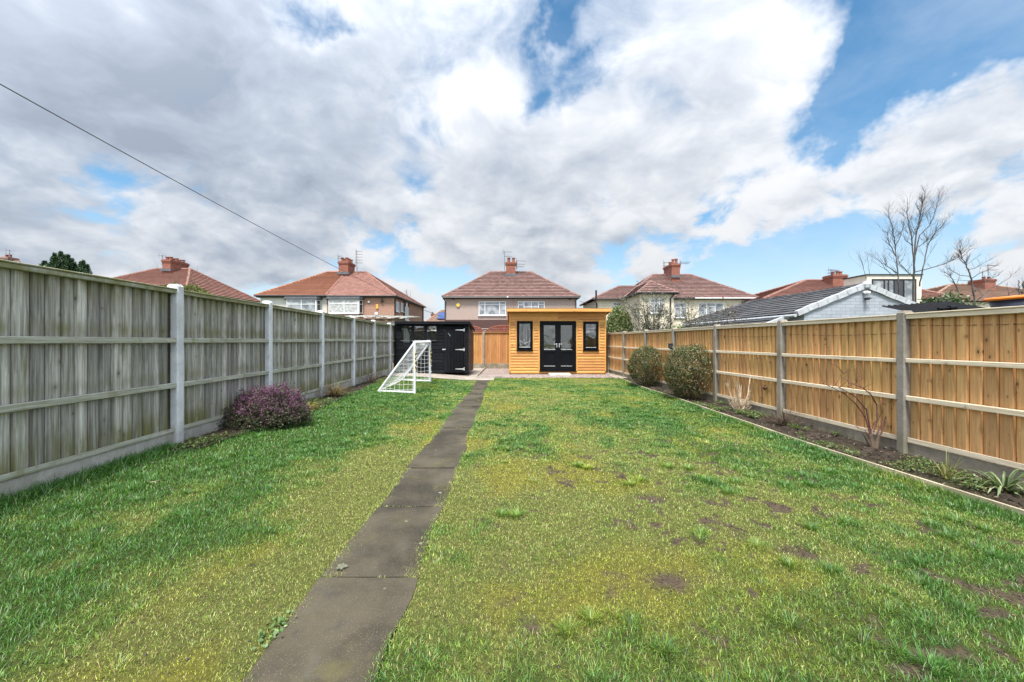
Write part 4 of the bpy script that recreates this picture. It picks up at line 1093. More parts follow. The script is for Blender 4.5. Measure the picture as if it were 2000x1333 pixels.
def rose():
    root = thing('rose_bush', 'bare rose bush with long arching dark red stems beside a concrete fence post', 'rose bush', B1)
    Yp = 4.85
    paths = [[(1700, 850), (1690, 815), (1672, 790), (1650, 770), (1625, 757), (1608, 750)], [(1702, 850), (1692, 800), (1670, 775), (1640, 757), (1632, 752)],
             [(1706, 845), (1714, 820), (1712, 790), (1700, 770), (1685, 758), (1660, 748), (1648, 730), (1634, 715)], [(1712, 850), (1722, 828), (1735, 808), (1746, 795), (1750, 780)],
             [(1716, 858), (1724, 840), (1732, 815), (1752, 803)], [(1700, 860), (1690, 842), (1678, 838)], [(1700, 848), (1706, 830), (1718, 815)], [(1668, 760), (1655, 756), (1672, 748), (1684, 742)], [(1712, 795), (1722, 785), (1745, 805)]]
    m = MB()
    for i, pth in enumerate(paths):
        pts = [P(x, y, Yp+random.uniform(-.08, .08)*j/3) for j, (x, y) in enumerate(pth)]
        r0 = .009 if i < 5 else .005
        m.tube(pts, [r0*(1-.7*k/(len(pts)-1)) for k in range(len(pts))], 6)
        for k in range(1, len(pts)):
            for _ in range(2): twigs(m, pts[k], (random.uniform(-.6, .6), random.uniform(-.6, .6), random.uniform(.2, 1)), random.uniform(.04, .16), .0028, 0, .4)
    m.build('stem', M_redtwig, root)
    m = MB(); m.tube([P(1704, 884, Yp), P(1703, 868, Yp), P(1700, 848, Yp)], [.04, .033, .02], 8); m.tube([P(1706, 884, Yp), P(1712, 866, Yp), P(1716, 852, Yp)], [.035, .026, .012], 8); m.tube([P(1702, 875, Yp), P(1694, 860, Yp), P(1686, 846, Yp)], [.02, .014, .006], 7)
    m.build('root_stock', M_brownstem, root)
rose()
# strap leaved plant, near right corner
def strappy(name, label, cat, base, n, L, W, cols, w, droop=1.0, sd=.2):
    root = thing(name, label, cat, base); V = []; Fs = []; C = []
    cc = varcol(n, cols, w, sd)
    for i in range(n):
        a = random.uniform(0, 2*math.pi); el = random.uniform(.5, 1.35); l = L*random.uniform(.6, 1.15); wd = W*random.uniform(.7, 1.3)
        p = Vector(base)+Vector((math.cos(a), math.sin(a), 0))*random.uniform(0, .05)
        d = Vector((math.cos(a)*math.cos(el), math.sin(a)*math.cos(el), math.sin(el))); side = Vector((-math.sin(a), math.cos(a), 0))
        o = len(V); S = 7
        for k in range(S+1):
            t = k/S; ww = wd*(.55+.9*t-1.4*t*t if t < .9 else .1)*.8
            V.append(p-side*ww+Vector((0, 0, ww*.3))); V.append(p.copy()); V.append(p+side*ww+Vector((0, 0, ww*.3)))
            d = (d+Vector((0, 0, -droop*.30*t))).normalized(); p = p+d*l/S
            if p.z < base[2]+.015: p.z = base[2]+.015
        for k in range(S):
            for j in (0, 1): Fs.append((o+k*3+j, o+k*3+j+1, o+k*3+j+4, o+k*3+j+3))
        C += [cc[i]]*(3*(S+1))
    V = np.array([tuple(v) for v in V]); f = np.array(Fs).reshape(-1)
    np_mesh('leaf', V, f, np.full(len(Fs), 4), M_leaf, root, np.array(C), True); return root
strappy('strap_leaved_plant', 'clump of pale green strap leaves in the soil bed at the right edge', 'plant', (4.22, 3.42, .03), 60, .29, .015, [(.13, .18, .07), (.18, .23, .11), (.07, .11, .035), (.26, .29, .17)], (3, 3, 2, 1), 1.9)
strappy('grassy_plant', 'thin yellow green grassy tuft in the right soil bed beside strap leaves', 'plant', (4.06, 3.72, .03), 26, .26, .006, [(.16, .17, .045), (.22, .17, .06)], (2, 1), .8)
strappy('dried_plant', 'wilted straw brown clump of leaves on a soil mound by the grey fence', 'plant', (-3.72, 8.35, .16), 170, .42, .010, [(.26, .20, .09), (.17, .125, .06), (.10, .075, .04), (.17, .175, .05)], (3, 3, 2, 1), 1.5)
strappy('yellowed_plant', 'low yellow green wilting tuft just behind the heather bush', 'plant', (-3.44, 6.75, .13), 110, .24, .007, [(.32, .26, .05), (.22, .21, .06), (.26, .18, .08)], (3, 2, 2), 1.6)
twigshrub('bare_shrub', 'low dark twiggy shrub by the grey fence near the white goal', 'shrub', (-3.83, 10.9, .15), [((random.uniform(-.9, .9), random.uniform(-.7, .7), .8), random.uniform(.18, .4), .008) for _ in range(26)], M_brownstem, 1, .5)
twigshrub('dried_stalks', 'flattened reddish brown dead stalks on the soil near the rose bush', 'plant', (4.22, 6.15, .03), [((random.uniform(-1, 1), random.uniform(-1, 1), random.uniform(.15, .6)), random.uniform(.12, .32), .004) for _ in range(120)], M_brownstem, 1, .6)
# weeds and ground ivy in the beds
def weeds():
    pos = []; 
    def add(n, xf, y0, y1, th, seed):
        y = RNG.uniform(y0, y1, n); x = xf(y, RNG.random(n)); k = fbm(x*2.6, y*2.2, seed, 3) > th; pos.append(np.stack([x[k], y[k]], -1))
    add(5000, lambda y, t: edgeR(y)+.03+(xright(y)-edgeR(y)-.08)*t, 2.4, 9.0, .66, 111)
    add(3000, lambda y, t: xleft(y)+.06+(bedL(y)-xleft(y)-.06)*t, 4.0, 13.2, .62, 112)
    add(1600, lambda y, t: 3.87+.35*t, 2.5, 3.3, .56, 113)
    add(1500, lambda y, t: 4.0+.4*t, 6.2, 7.3, .53, 114)
    p = np.concatenate(pos); n = len(p); per = 5
    q = np.repeat(p, per, axis=0)+RNG.normal(0, .018, (n*per, 2)); z = gz(q[:, 0])+.03+.05*(fbm(q[:, 0]*3.5, q[:, 1]*3.5, 41, 4)-.2)+RNG.uniform(0, .03, len(q))
    c = np.stack([q[:, 0], q[:, 1], z], -1)
    o = leaves_mesh('weeds', c, np.tile(np.array((0, 0, 1.)), (len(c), 1)), .022*RNG.uniform(.5, 1.5, len(c)), varcol(len(c), [(.07, .12, .03), (.11, .16, .045), (.15, .13, .06), (.05, .085, .025)], (3, 3, 2, 2)), M_leaf, None, .7, jit=.5)
    tag(o, 'scattered small green weeds growing over the dark soil beds', 'weeds', kind='stuff')
weeds()
# dark plant-litter and clods on soil
def litter():
    y = RNG.uniform(2.4, 13.5, 5200); t = RNG.random(5200); left = RNG.random(5200) < .4
    x = np.where(left, xleft(y)+.05+(bedL(y)-xleft(y))*t, edgeR(y)+.03+(xright(y)-edgeR(y)-.06)*t); k = ~left | (y > 4.2); x, y = x[k], y[k]
    z = gz(x)+.025+.06*(fbm(x*3.5, y*3.5, 41, 4)-.3)
    o = leaves_mesh('leaf_litter', np.stack([x, y, z], -1), np.tile(np.array((0, 0, 1.)), (len(x), 1)), RNG.uniform(.012, .05, len(x)), varcol(len(x), [(.06, .045, .03), (.16, .12, .075), (.03, .024, .018)], (3, 1.4, 3)), M_leaf, None, .4, jit=.6)
    tag(o, 'brown dead leaves and clods lying on the soil beds', 'leaf litter', kind='stuff')
litter()
# rosette weed beside the path, twig and lichen bits on lawn
def pathweed():
    root = thing('path_weed', 'leafy broad leaved green weed growing at the left edge of path', 'weed', (-1.06, 1.80, .01)); n = 60
    a = RNG.uniform(0, 2*np.pi, n); r = RNG.uniform(.005, .06, n)**.9; p = np.stack([-1.07+r*np.cos(a)*.8, 1.80+r*np.sin(a)*1.5, .012+.028*RNG.random(n)*(1-r*6)], -1)
    leaves_mesh('leaf', p, np.tile(np.array((0, 0, 1.2)), (n, 1)), RNG.uniform(.012, .030, n), varcol(n, [(.11, .20, .06), (.17, .26, .10), (.08, .15, .04)], (2, 2, 1)), M_leaf, root, .75, jit=.45)
pathweed()
m = MB(); c = P(300, 968, 3.3); c.z = float(gz(c.x))+.035
m.tube([c+Vector((-.03, 0, .01)), c+Vector((0, .01, .012)), c+Vector((.03, -.01, .006))], [.003, .0025, .0012], 5); m.tube([c+Vector((0, .01, .012)), c+Vector((.02, .03, .016))], [.0022, .001], 5)
tag(m.build('fallen_twig', M_twig), 'small pale forked twig lying on the left lawn', 'twig')
m = MB(); yb = 2.30; o = (-.985, yb, .0225); n = 30; ring = [(o[0]+(.022+.005*math.sin(3*k*2*math.pi/n+1)+.003*math.cos(7*k*2*math.pi/n))*math.cos(k*2*math.pi/n)*1.25, o[1]+(.022+.004*math.sin(5*k*2*math.pi/n)+.003*math.sin(9*k*2*math.pi/n))*math.sin(k*2*math.pi/n)*1.3, o[2]-.0075) for k in range(n)]
m.prism(ring, (0, 0, .0045)); tag(m.build('lichen_patch', plain('pale_lichen', (.12, .122, .085), .95, .25, .1, 0, 60)), 'pale crusty lichen patch on the path slab corner', 'lichen')
# items on the right fence
Yl = 10.46; xl = xright(Yl)-.065
m = MB(); c = Vector((xl-.05, Yl-.02, ZW(676.5, Yl))); m.bbox(c.x-.05, c.x+.045, c.y-.05, c.y+.05, c.z-.055, c.z+.055, .012); m.bbox(c.x-.06, c.x+.045, c.y-.06, c.y+.06, c.z+.056, c.z+.072, .006)
m.tube([(c.x, c.y, c.z-.055), (c.x, c.y, c.z-.075)], .03, 10)
tag(m.build('fence_light', M_greyd), 'small dark box light fixed to a right fence post between the bushes', 'light')
Yb = 6.95; xb = xright(Yb)-.02; c = Vector((xb-.035, Yb, ZW(757.5, Yb)))
m = MB(); m.tube([c+Vector((.03, .05, -.04)), c+Vector((0, .02, -.01)), c+Vector((-.01, -.02, .0)), c+Vector((0, -.06, .0))], [.012, .026, .024, .008], 8)
m.tube([c+Vector((-.005, -.02, .01)), c+Vector((-.01, -.005, .04)), c+Vector((-.01, .01, .05))], [.012, .012, .006], 7); m.tube([c+Vector((.01, 0, -.02)), c+Vector((.034, 0, -.02))], .008, 6)
tag(m.build('wall_ornament', M_rust), 'small rusty brown ornament fixed low on the golden fence boards', 'ornament')
m = MB()
for a, b in ((2.75, 4.58), (4.72, 6.55), (6.65, 8.45)):
    pts = [(xright(a+(b-a)*i/12)-.024, a+(b-a)*i/12, 1.50-.025*math.sin(math.pi*i/12)+(.03 if a > 4.6 else 0)*(i/12)-.09*(a > 4.6)) for i in range(13)]
    m.tube(pts, .0022, 4); 
    for p in pts[::2]: m.tube([(p[0]+.015, p[1], p[2]), (p[0]-.004, p[1], p[2]+.004)], .003, 4)
tag(m.build('training_wire', M_rust), 'thin rusty training wire strung along the golden right fence', 'wire')
# ================================================================== houses
def lerp(a, b, t): return a+(b-a)*t
def courses(m, a, b, c, d, h=.33, lip=.085):
    """tiled slope: a,b eave left,right; d,c ridge above a,b; each course a strip with a stepped lower edge"""
    a, b, c, d = map(Vector, (a, b, c, d)); N = (b-a).cross((d+c)/2-(a+b)/2).normalized()
    L = ((d+c)/2-(a+b)/2).length; n = max(2, round(L/h)); ue = (b-a).normalized()
    for i in range(n):
        t0, t1 = i/n, (i+1)/n
        l0, l1 = lerp(a, d, t0), lerp(b, c, t0); p2, p3 = lerp(b, c, t1), lerp(a, d, t1)
        p0, p1 = l0+N*lip, l1+N*lip
        uv = [((q-a).dot(ue), v) for q, v in ((p0, t0*L+.01), (p1, t0*L+.01), (p2, t1*L-.01), (p3, t1*L-.01))]
        m.quad(p0, p1, p2, p3, uv); m.quad(l0, l1, p1, p0, [(uv[0][0], 0)]*4)
def ridge(m, pts, r=.12): m.tube(pts, r, 6)
def window(parent, O, u, w, z0, z1, bars=(), trans=(), out=(0, -1, 0), fr=.07, pane=None, curtain=False, sill=True):
    """frame in the plane through O along unit u, width w; bars at fractions; trans: list of (f0,f1,height fraction)"""
    O = Vector(O); u = Vector(u); n = Vector(out); up = Vector((0, 0, 1))
    M = Matrix(((u.x, -n.x, 0, O.x), (u.y, -n.y, 0, O.y), (0, 0, 1, 0), (0, 0, 0, 1)))
    m = MB()
    m.bbox(0, fr, -.05, .03, z0, z1, .006, M); m.bbox(w-fr, w, -.05, .03, z0, z1, .006, M)
    m.bbox(fr, w-fr, -.049, .03, z0, z0+fr, .006, M); m.bbox(fr, w-fr, -.049, .03, z1-fr, z1, .006, M)
    for f in bars: m.bbox(w*f-.035, w*f+.035, -.047, .02, z0+fr, z1-fr, .005, M)
    for f0, f1, hf in trans: m.bbox(w*f0+.03, w*f1-.03, -.044, .02, lerp(z0, z1, hf)-.03, lerp(z0, z1, hf)+.03, .005, M)
    f = m.build('window', M_white, parent)
    m = MB(); m.box(fr-.01, w-fr+.01, -.02, -.012, z0+fr-.01, z1-fr+.01, M); m.build('pane', pane or M_pane, f)
    if sill:
        m = MB(); m.bbox(-.06, w+.06, -.12, .02, z0-.07, z0-.002, .006, M); m.build('sill', M_white, f)
    return f
def aerial(parent, base, h, arms, azim=0.15):
    """mast with horizontal beam aerials: arms = [(height, back, fwd, n elements)]"""
    base = Vector(base); m = MB(); m.tube([base, base+Vector((0, 0, h))], .028, 5)
    for z, bk, fw, ne in arms:
        d = Vector((math.cos(azim), math.sin(azim), 0)); c = base+Vector((0, 0, z)); e = Vector((-d.y, d.x, 0))
        m.tube([c-d*bk, c+d*fw], .018, 4)
        for k in range(ne):
            q = c+d*(-bk+(bk+fw)*k/max(1, ne-1)); m.tube([q-e*.3-Vector((0, 0, .0)), q+e*.3], .010, 4); 
            if k == 0: m.tube([q-Vector((0, 0, .28)), q+Vector((0, 0, .28))], .014, 4)
    return m.build('aerial', M_aerial, parent)
def chimney(parent, x0, x1, y0, y1, z0, z1, pots, brick=M_brick):
    m = MB(); m.box(x0, x1, y0, y1, z0, z1-.32); m.box(x0-.05, x1+.05, y0-.05, y1+.05, z1-.318, z1-.20); m.box(x0-.09, x1+.09, y0-.09, y1+.09, z1-.198, z1-.08); m.box(x0-.03, x1+.03, y0-.03, y1+.03, z1-.078, z1)
    ch = m.build('chimney', brick, parent)
    m = MB(); m.box(x0-.06, x1+.06, y0-.08, y0+.3, z0+.55, z0+.75) if False else None
    for px, py, h in pots:
        m = MB(); m.lathe([(.15, 0), (.13, h*.75), (.17, h*.8), (.17, h), (.11, h), (.11, h*.6)], (px, py, z1), 10); m.build('chimney_pot', M_brick, ch)
    m = MB(); m.box(x0-.13, x1+.13, y0-.13, y0-.002, z0+.50, z0+.74); m.build('flashing', M_lead, ch) if z0 > 0 else None
    return ch
def hip(m, x0, x1, y0, y1, z, rx0, rx1, ry, rz, which='fblr', h=.33):
    A, B, C, D = (x0, y0, z), (x1, y0, z), (x1, y1, z), (x0, y1, z); R0, R1 = (rx0, ry, rz), (rx1, ry, rz)
    if 'f' in which: courses(m, A, B, R1, R0, h)
    if 'b' in which: courses(m, C, D, R0, R1, h)
    if 'l' in which: courses(m, D, A, R0, R0, h)
    if 'r' in which: courses(m, B, C, R1, R1, h)
    for a, b in ((A, R0), (D, R0), (B, R1), (C, R1), (R0, R1)): ridge(m, [Vector(a)+Vector((0, 0, .03)), Vector(b)+Vector((0, 0, .03))])
def gutter(parent, pts, mt=M_trimblack, r=.07):
    m = MB(); m.tube(pts, r, 6); return m.build('gutter', mt, parent)
def pipe(parent, x, y, z0, z1, mt=M_trimblack, r=.055, top=None):
    m = MB(); pts = [(x, y, z0), (x, y, z1)]
    if top: pts.append(top)
    m.tube(pts, r, 6); return m.build('downpipe', mt, parent)

# ---- centre house
def house_centre():
    Y = 38.0; k = Y/F
    x0, x1 = XW(870.5, Y), XW(1126, Y); ze = ZW(582.5, Y); YB = Y+8.6
    root = thing('semi_detached_house', 'grey pink pebbledash house with brown red hipped roof directly behind black shed and summerhouse', 'house', ((x0+x1)/2, Y, -.1), 0, 'semi detached houses beyond the garden')
    m = MB(); m.box(x0, x1, Y, YB, -.1, ze); m.build('wall', M_dash, root)
    m = MB(); ry = Y+4.3; rz = ZW(532.5, ry); rx0, rx1 = XW(958.5, ry), XW(1037.5, ry)
    ex0, ex1, ey = x0-.28, x1+.28, Y-.3
    hip(m, ex0, ex1, ey, YB+.3, ze+.08, rx0, rx1, ry, rz)
    rf = m.build('roof', M_tileC, root)
    m = MB(); m.box(ex0+.05, ex1-.05, ey+.04, YB+.26, ze-.08, ze+.05); m.build('soffit', M_trimblack, root)
    gutter(root, [(ex0, ey-.05, ze+.02), (ex1, ey-.05, ze+.02)])
    pipe(root, XW(869.5, Y-.08), Y-.08, 0, ze-.3, M_greyd, .06, (XW(866.5, Y), Y-.3, ze-.05)); pipe(root, XW(1124.5, Y), Y-.08, 0, ze-.2, M_trimblack, .05, (XW(1126, Y), Y-.3, ze))
    pipe(root, XW(1001.8, Y), Y-.05, 0, ze-.1, M_dash, .04)
    pipe(root, XW(987, ry-2), ry-2.2, rz-1.9, rz-1.88) if False else None
    a, b = XW(935, Y), XW(988, Y); z0, z1 = ZW(616.5, Y), ZW(589, Y); w = b-a
    window(root, (a, Y, 0), (1, 0, 0), w, z0, z1, (.23, .77), ((.02, .23, .77), (.23, .77, .77), (.77, .98, .77)))
    a, b = XW(1011.5, Y), XW(1064, Y); w = b-a
    window(root, (a, Y, 0), (1, 0, 0), w, z0, z1, (.23, .5, .77), ((.02, .23, .78), (.23, .5, .6), (.5, .77, .6), (.77, .98, .78)))
    al = MB(); c = P(895, 596.3, Y); al.tube([(c.x, c.y-.12, c.z), (c.x, c.y, c.z)], .19, 6); al.build('alarm_box', M_alarm, root)
    for px in (885.6, 1112.8):
        v = MB(); c = P(px, 584.5, Y); v.box(c.x-.11, c.x+.11, c.y-.02, c.y, c.z-.08, c.z+.06); v.build('vent', M_rust, root)
    s = MB(); c = P(991.5, 582, Y-.36); s.lathe([(0, 0), (.09, .02), (.09, .12), (0, .16)], c, 8); s.build('security_light', M_white, root)
    cy0 = ry-.75; cx0, cx1 = XW(988.3, cy0), XW(1007, cy0); ct = ZW(512, cy0)
    ch = chimney(root, cx0, cx1, cy0, cy0+.85, ZW(549, cy0), ct, [(XW(992.7, cy0)+.05, cy0+.4, .5), (XW(1003, cy0), cy0+.4, .5)])
    aerial(ch, (XW(986.2, cy0)-.05, cy0+.1, ZW(529, cy0)), 2.05, [(1.98, .15, .75, 5), (1.5, .0, .72, 4)], .12)
    aerial(ch, (XW(1009.3, cy0)+.02, cy0+.2, ZW(527, cy0)), 1.0, [(.95, .05, .85, 6), (.62, .05, .85, 6), (.36, .05, .75, 6)], .2)
    # lean-to extension with its own tiled roof
    YF = 34.2; ex, fx = XW(873, 36.2), XW(1010, 36)
    zt = ZW(625.5, Y); zb = ZW(642.5, YF)
    m = MB(); courses(m, (x0+.05, YF-.25, zb), (x1-.1, YF-.25, zb), (x1-.1, Y-.003, zt), (x0+.05, Y-.003, zt)); m.build('extension_roof', M_tileC, root)
    m = MB(); m.box(x0+.1, x1-.15, YF, Y-.004, -.1, zb-.02); m.build('extension_wall', M_cream, root)
    gutter(root, [(x0+.05, YF-.3, zb-.04), (x1-.1, YF-.3, zb-.04)]); m = MB(); m.box(x0+.08, x1-.12, YF-.26, YF-.003, zb-.22, zb-.10); m.build('fascia', M_white, root)
house_centre()

# ---- left house
def house_left():
    Y = 36.3; YB = Y+11.7
    x0, x1, xm = XW(508.5, Y), XW(770, Y), XW(638.5, Y); ze = ZW(580.5, Y); ry = Y+5.85
    root = thing('semi_detached_house', 'pair house, left half bright orange tiles over pale render, right half brown pebbledash', 'house', ((x0+x1)/2, Y, -.1), 0, 'semi detached houses beyond the garden')
    m = MB(); m.box(x0, xm, Y, YB, -.1, ze); m.build('wall', M_pale, root)
    m = MB(); m.box(xm, x1, Y-.004, YB, -.1, ze); m.build('wall', M_dashbrown, root)
    rz = ZW(532, ry); rx0, rx1 = XW(640, ry), XW(715.5, ry); rm = XW(676, ry)
    ex0, ex1, ey = x0-.35, x1+.25, Y-.3; zz = ze+.1
    m = MB(); courses(m, (ex0, ey, zz), (xm, ey, zz), (rm, ry, rz), (rx0, ry, rz)); courses(m, (xm, YB+.3, zz), (ex0, YB+.3, zz), (rx0, ry, rz), (rm, ry, rz)); courses(m, (ex0, YB+.3, zz), (ex0, ey, zz), (rx0, ry, rz), (rx0, ry, rz))
    for a, b in (((ex0, ey, zz), (rx0, ry, rz)), ((rx0, ry, rz), (rm, ry, rz))): ridge(m, [Vector(a), Vector(b)])
    tag(m.build('roof', M_tileA, root), 'newer bright orange tiled left half of the roof')
    m = MB(); courses(m, (xm+.004, ey-.004, zz), (ex1, ey-.004, zz), (rx1, ry, rz), (rm, ry, rz), .20, .022); courses(m, (ex1, YB+.3, zz), (xm, YB+.3, zz), (rm, ry, rz), (rx1, ry, rz)); courses(m, (ex1, ey, zz), (ex1, YB+.3, zz), (rx1, ry, rz), (rx1, ry, rz), .2, .022)
    for a, b in (((ex1, ey, zz), (rx1, ry, rz)), ((ex1, YB+.3, zz), (rx1, ry, rz)), ((rm, ry, rz), (rx1, ry, rz)), ((xm, ey, zz+.02), (rm, ry, rz))): ridge(m, [Vector(a), Vector(b)], .09)
    tag(m.build('roof', M_tileD, root), 'older brown red tiled right half of the roof')
    m = MB(); m.box(ex0+.1, ex1-.1, ey+.04, YB+.26, ze-.06, ze+.06); m.build('soffit', M_trimblack, root)
    gutter(root, [(ex0, ey-.05, ze+.06), (ex1, ey-.05, ze+.06), (ex1+.05, YB+.3, ze+.06)])
    # bays
    for nm, pa, pb, pm, side, wallm, ctn in ((0, 560, 617.5, 626, 1, M_pale, None), (1, 642, 700.5, 708.5, 1, M_dashbrown, 1)):
        yb = Y-.55; a, b = XW(pa, yb), XW(pb, yb); c = XW(pm, Y); z1 = ZW(585.5, yb); z0 = ZW(612.5, yb); b0 = XW(pa-3, Y)
        m = MB(); m.prism([(a, yb+.04, 0), (b, yb+.04, 0), (c+.05, Y-.005, 0), (b0, Y-.005, 0)], (0, 0, z0-.1)); m.build('bay_wall', wallm, root)
        m = MB(); m.prism([(a-.12, yb-.15, z1+.05), (b+.12, yb-.15, z1+.05), (c+.2, Y-.005, z1+.05), (b0-.1, Y-.005, z1+.05)], (0, 0, .20)); m.build('bay_roof', M_lead, root)
        w = b-a
        if nm == 0: window(root, (a, yb, 0), (1, 0, 0), w, z0, z1, (.5,), ((.02, .5, .66), (.5, .98, .66)), pane=M_pane)
        else: window(root, (a, yb, 0), (1, 0, 0), w, z0, z1, (.52,), ((.02, .98, .70),), pane=M_curtain)
        d = Vector((c-b, Y-yb, 0)); L = d.length; d.normalize()
        window(root, (b+.01, yb, 0), tuple(d), L-.04, z0, z1, (), ((.05, .95, .68),), out=(d.y, -d.x, 0), sill=False, pane=M_darkpane)
    al = MB(); c = P(737, 599.5, Y); al.bbox(c.x-.12, c.x+.12, c.y-.1, c.y, c.z-.2, c.z+.2, .02); al.build('alarm_box', M_alarm2, root)
    v = MB(); c = P(721, 590, Y); v.tube([(c.x, c.y-.12, c.z), (c.x, c.y, c.z)], .10, 10); v.build('vent', M_white, root)
    v = MB(); c = P(747, 588, Y); v.lathe([(.02, -.2), (.14, 0), (.05, .18)], c+Vector((0, -.15, 0)), 8); v.build('wall_lamp', M_trimblack, root)
    v = MB(); c = P(735, 613, Y); v.bbox(c.x-.15, c.x+.15, c.y-.05, c.y, c.z-.1, c.z+.1, .01); v.build('vent', M_white, root)
    # side wall windows (wall faces right)
    def ywin(px): return x1*F/(px-CX)
    for pa, pb, t, bt in ((771.9, 778.8, 590, 609), (783, 787, 592, 609)):
        ya, yb_ = ywin(pa), ywin(pb)
        window(root, (x1, ya, 0), (0, 1, 0), abs(yb_-ya), ZW(bt, (ya+yb_)/2), ZW(t, (ya+yb_)/2), (.5,), (), out=(1, 0, 0))
    ya, yb_ = ywin(791), ywin(797.7); yc = (ya+yb_)/2; z0, z1 = ZW(626, yc), ZW(600, yc)
    window(root, (x1, ya, 0), (0, 1, 0), yb_-ya, z0, z1, (.5,), ((.02, .98, .55),), out=(1, 0, 0))
    m = MB(); n = 10; R = (yb_-ya)/2; ring = [(x1+.05, yc+R*math.cos(math.pi*i/n), z1+R*.9*math.sin(math.pi*i/n)) for i in range(n+1)]; m.tube(ring, .07, 5); aw = m.build('arch', M_brick, root)
    m = MB(); m.prism([(x1+.005, p[1], p[2]) for p in ring], (.02, 0, 0)); m.build('pane', M_pane, aw)
    pipe(root, x1+.05, Y+.12, 0, ze, r=.07); pipe(root, x1+.05, ywin(788.3), 0, ze, r=.07); pipe(root, x1+.05, YB-.2, 0, ze, M_greyd, .09)
    cy0 = ry-1.2; cx0, cx1 = XW(661.3, cy0), XW(680, cy0); ct = ZW(510.5, cy0)
    ch = chimney(root, cx0, cx1, cy0, cy0+1.7, ZW(546, cy0), ct, [(cx0+.25, cy0+.3, .42), (cx1-.25, cy0+.3, .42), (cx0+.25, cy0+.85, .42), (cx1-.25, cy0+.85, .42), (cx0+.25, cy0+1.4, .42), (cx1-.25, cy0+1.4, .42)])
    aerial(ch, (XW(660.2, cy0), cy0+.2, ZW(513, cy0)), .75, [(.7, .1, .3, 3), (.45, .1, .35, 3)], .3)
    aerial(ch, (XW(693.3, cy0), cy0+.5, ZW(530, cy0)), 2.25, [(2.15, .08, .5, 3), (1.85, .1, .5, 3), (1.55, .1, .5, 3), (1.25, .1, .5, 3), (.95, .1, .5, 3)], .1)
    m = MB(); m.tube([(XW(693.3, cy0), cy0+.5, ZW(515, cy0)), P(699, 531, cy0+.5)], .012, 4); m.build('stay_wire', M_aerial, ch)
house_left()

# ---- far left house
def house_farleft():
    Y = 36; YB = Y+10.2; ry = Y+5.1
    x1 = -29.5; x0 = -40.2; ze = 5.75
    root = thing('semi_detached_house', 'red roofed house with wide chimney rising over the grey fence by the second post', 'house', ((x0+x1)/2, Y, -.1), 0, 'semi detached houses beyond the garden')
    m = MB(); m.box(x0, x1, Y, YB, -.1, ze); m.build('wall', M_dashbrown, root)
    m = MB(); rx0, rx1 = XW(304, ry), XW(371, ry); hip(m, x0-.3, x1+.3, Y-.3, YB+.3, ze+.08, rx0, rx1, ry, ZW(526.5, ry)); m.build('roof', M_tileD, root)
    m = MB(); m.box(x0-.2, x1+.2, Y-.26, YB+.26, ze-.08, ze+.05); m.build('soffit', M_trimblack, root)
    window(root, (-36.5, Y, 0), (1, 0, 0), 2.4, 3.3, 4.7, (.25, .75), ()); window(root, (-33, Y, 0), (1, 0, 0), 2.4, 3.3, 4.7, (.25, .75), ())
    cy0 = ry-1.2; cx0, cx1 = XW(317, cy0), XW(333, cy0); ct = ZW(507, cy0)
    ch = chimney(root, cx0, cx1, cy0, cy0+2.2, ZW(540, cy0), ct, [(cx0+.25, cy0+.3, .3), (cx1-.2, cy0+.3, .3), (cx0+.25, cy0+1, .3), (cx1-.2, cy0+1, .3), (cx0+.25, cy0+1.8, .3), (cx1-.2, cy0+1.8, .3)])
    aerial(ch, (cx0-.1, cy0+.1, ZW(518, cy0)), 1.0, [(.95, .25, .25, 3)], .4)
    aerial(ch, (XW(357, cy0+1.6), cy0+1.6, ct-.5), .7, [(.6, .2, .25, 3)], .4)
house_farleft()
def house_edge():
    Y = 44; ry = Y+5; root = thing('semi_detached_house', 'distant house at the left edge showing only a brown chimney and roof tip', 'house', (-62, Y, -.1), 0, 'semi detached houses beyond the garden')
    m = MB(); m.box(-67, -57, Y, Y+10, -.1, 5.6); m.build('wall', M_dashbrown, root)
    m = MB(); hip(m, -67.3, -56.5, Y-.3, Y+10.3, 5.65, -64, -60.7, ry, ZW(511.5, ry)); m.build('roof', M_tileC, root)
    cy0 = ry-.5; ch = chimney(root, XW(-10, cy0), XW(15.5, cy0), cy0, cy0+1, 9, ZW(502, cy0), [(XW(3, cy0), cy0+.5, .35), (XW(10, cy0), cy0+.5, .35)], M_brickpink)
    aerial(ch, (XW(17, cy0), cy0+.1, ZW(512, cy0)), 1.5, [(1.4, .3, .3, 3), (1.0, .3, .3, 3)], .5)
house_edge()

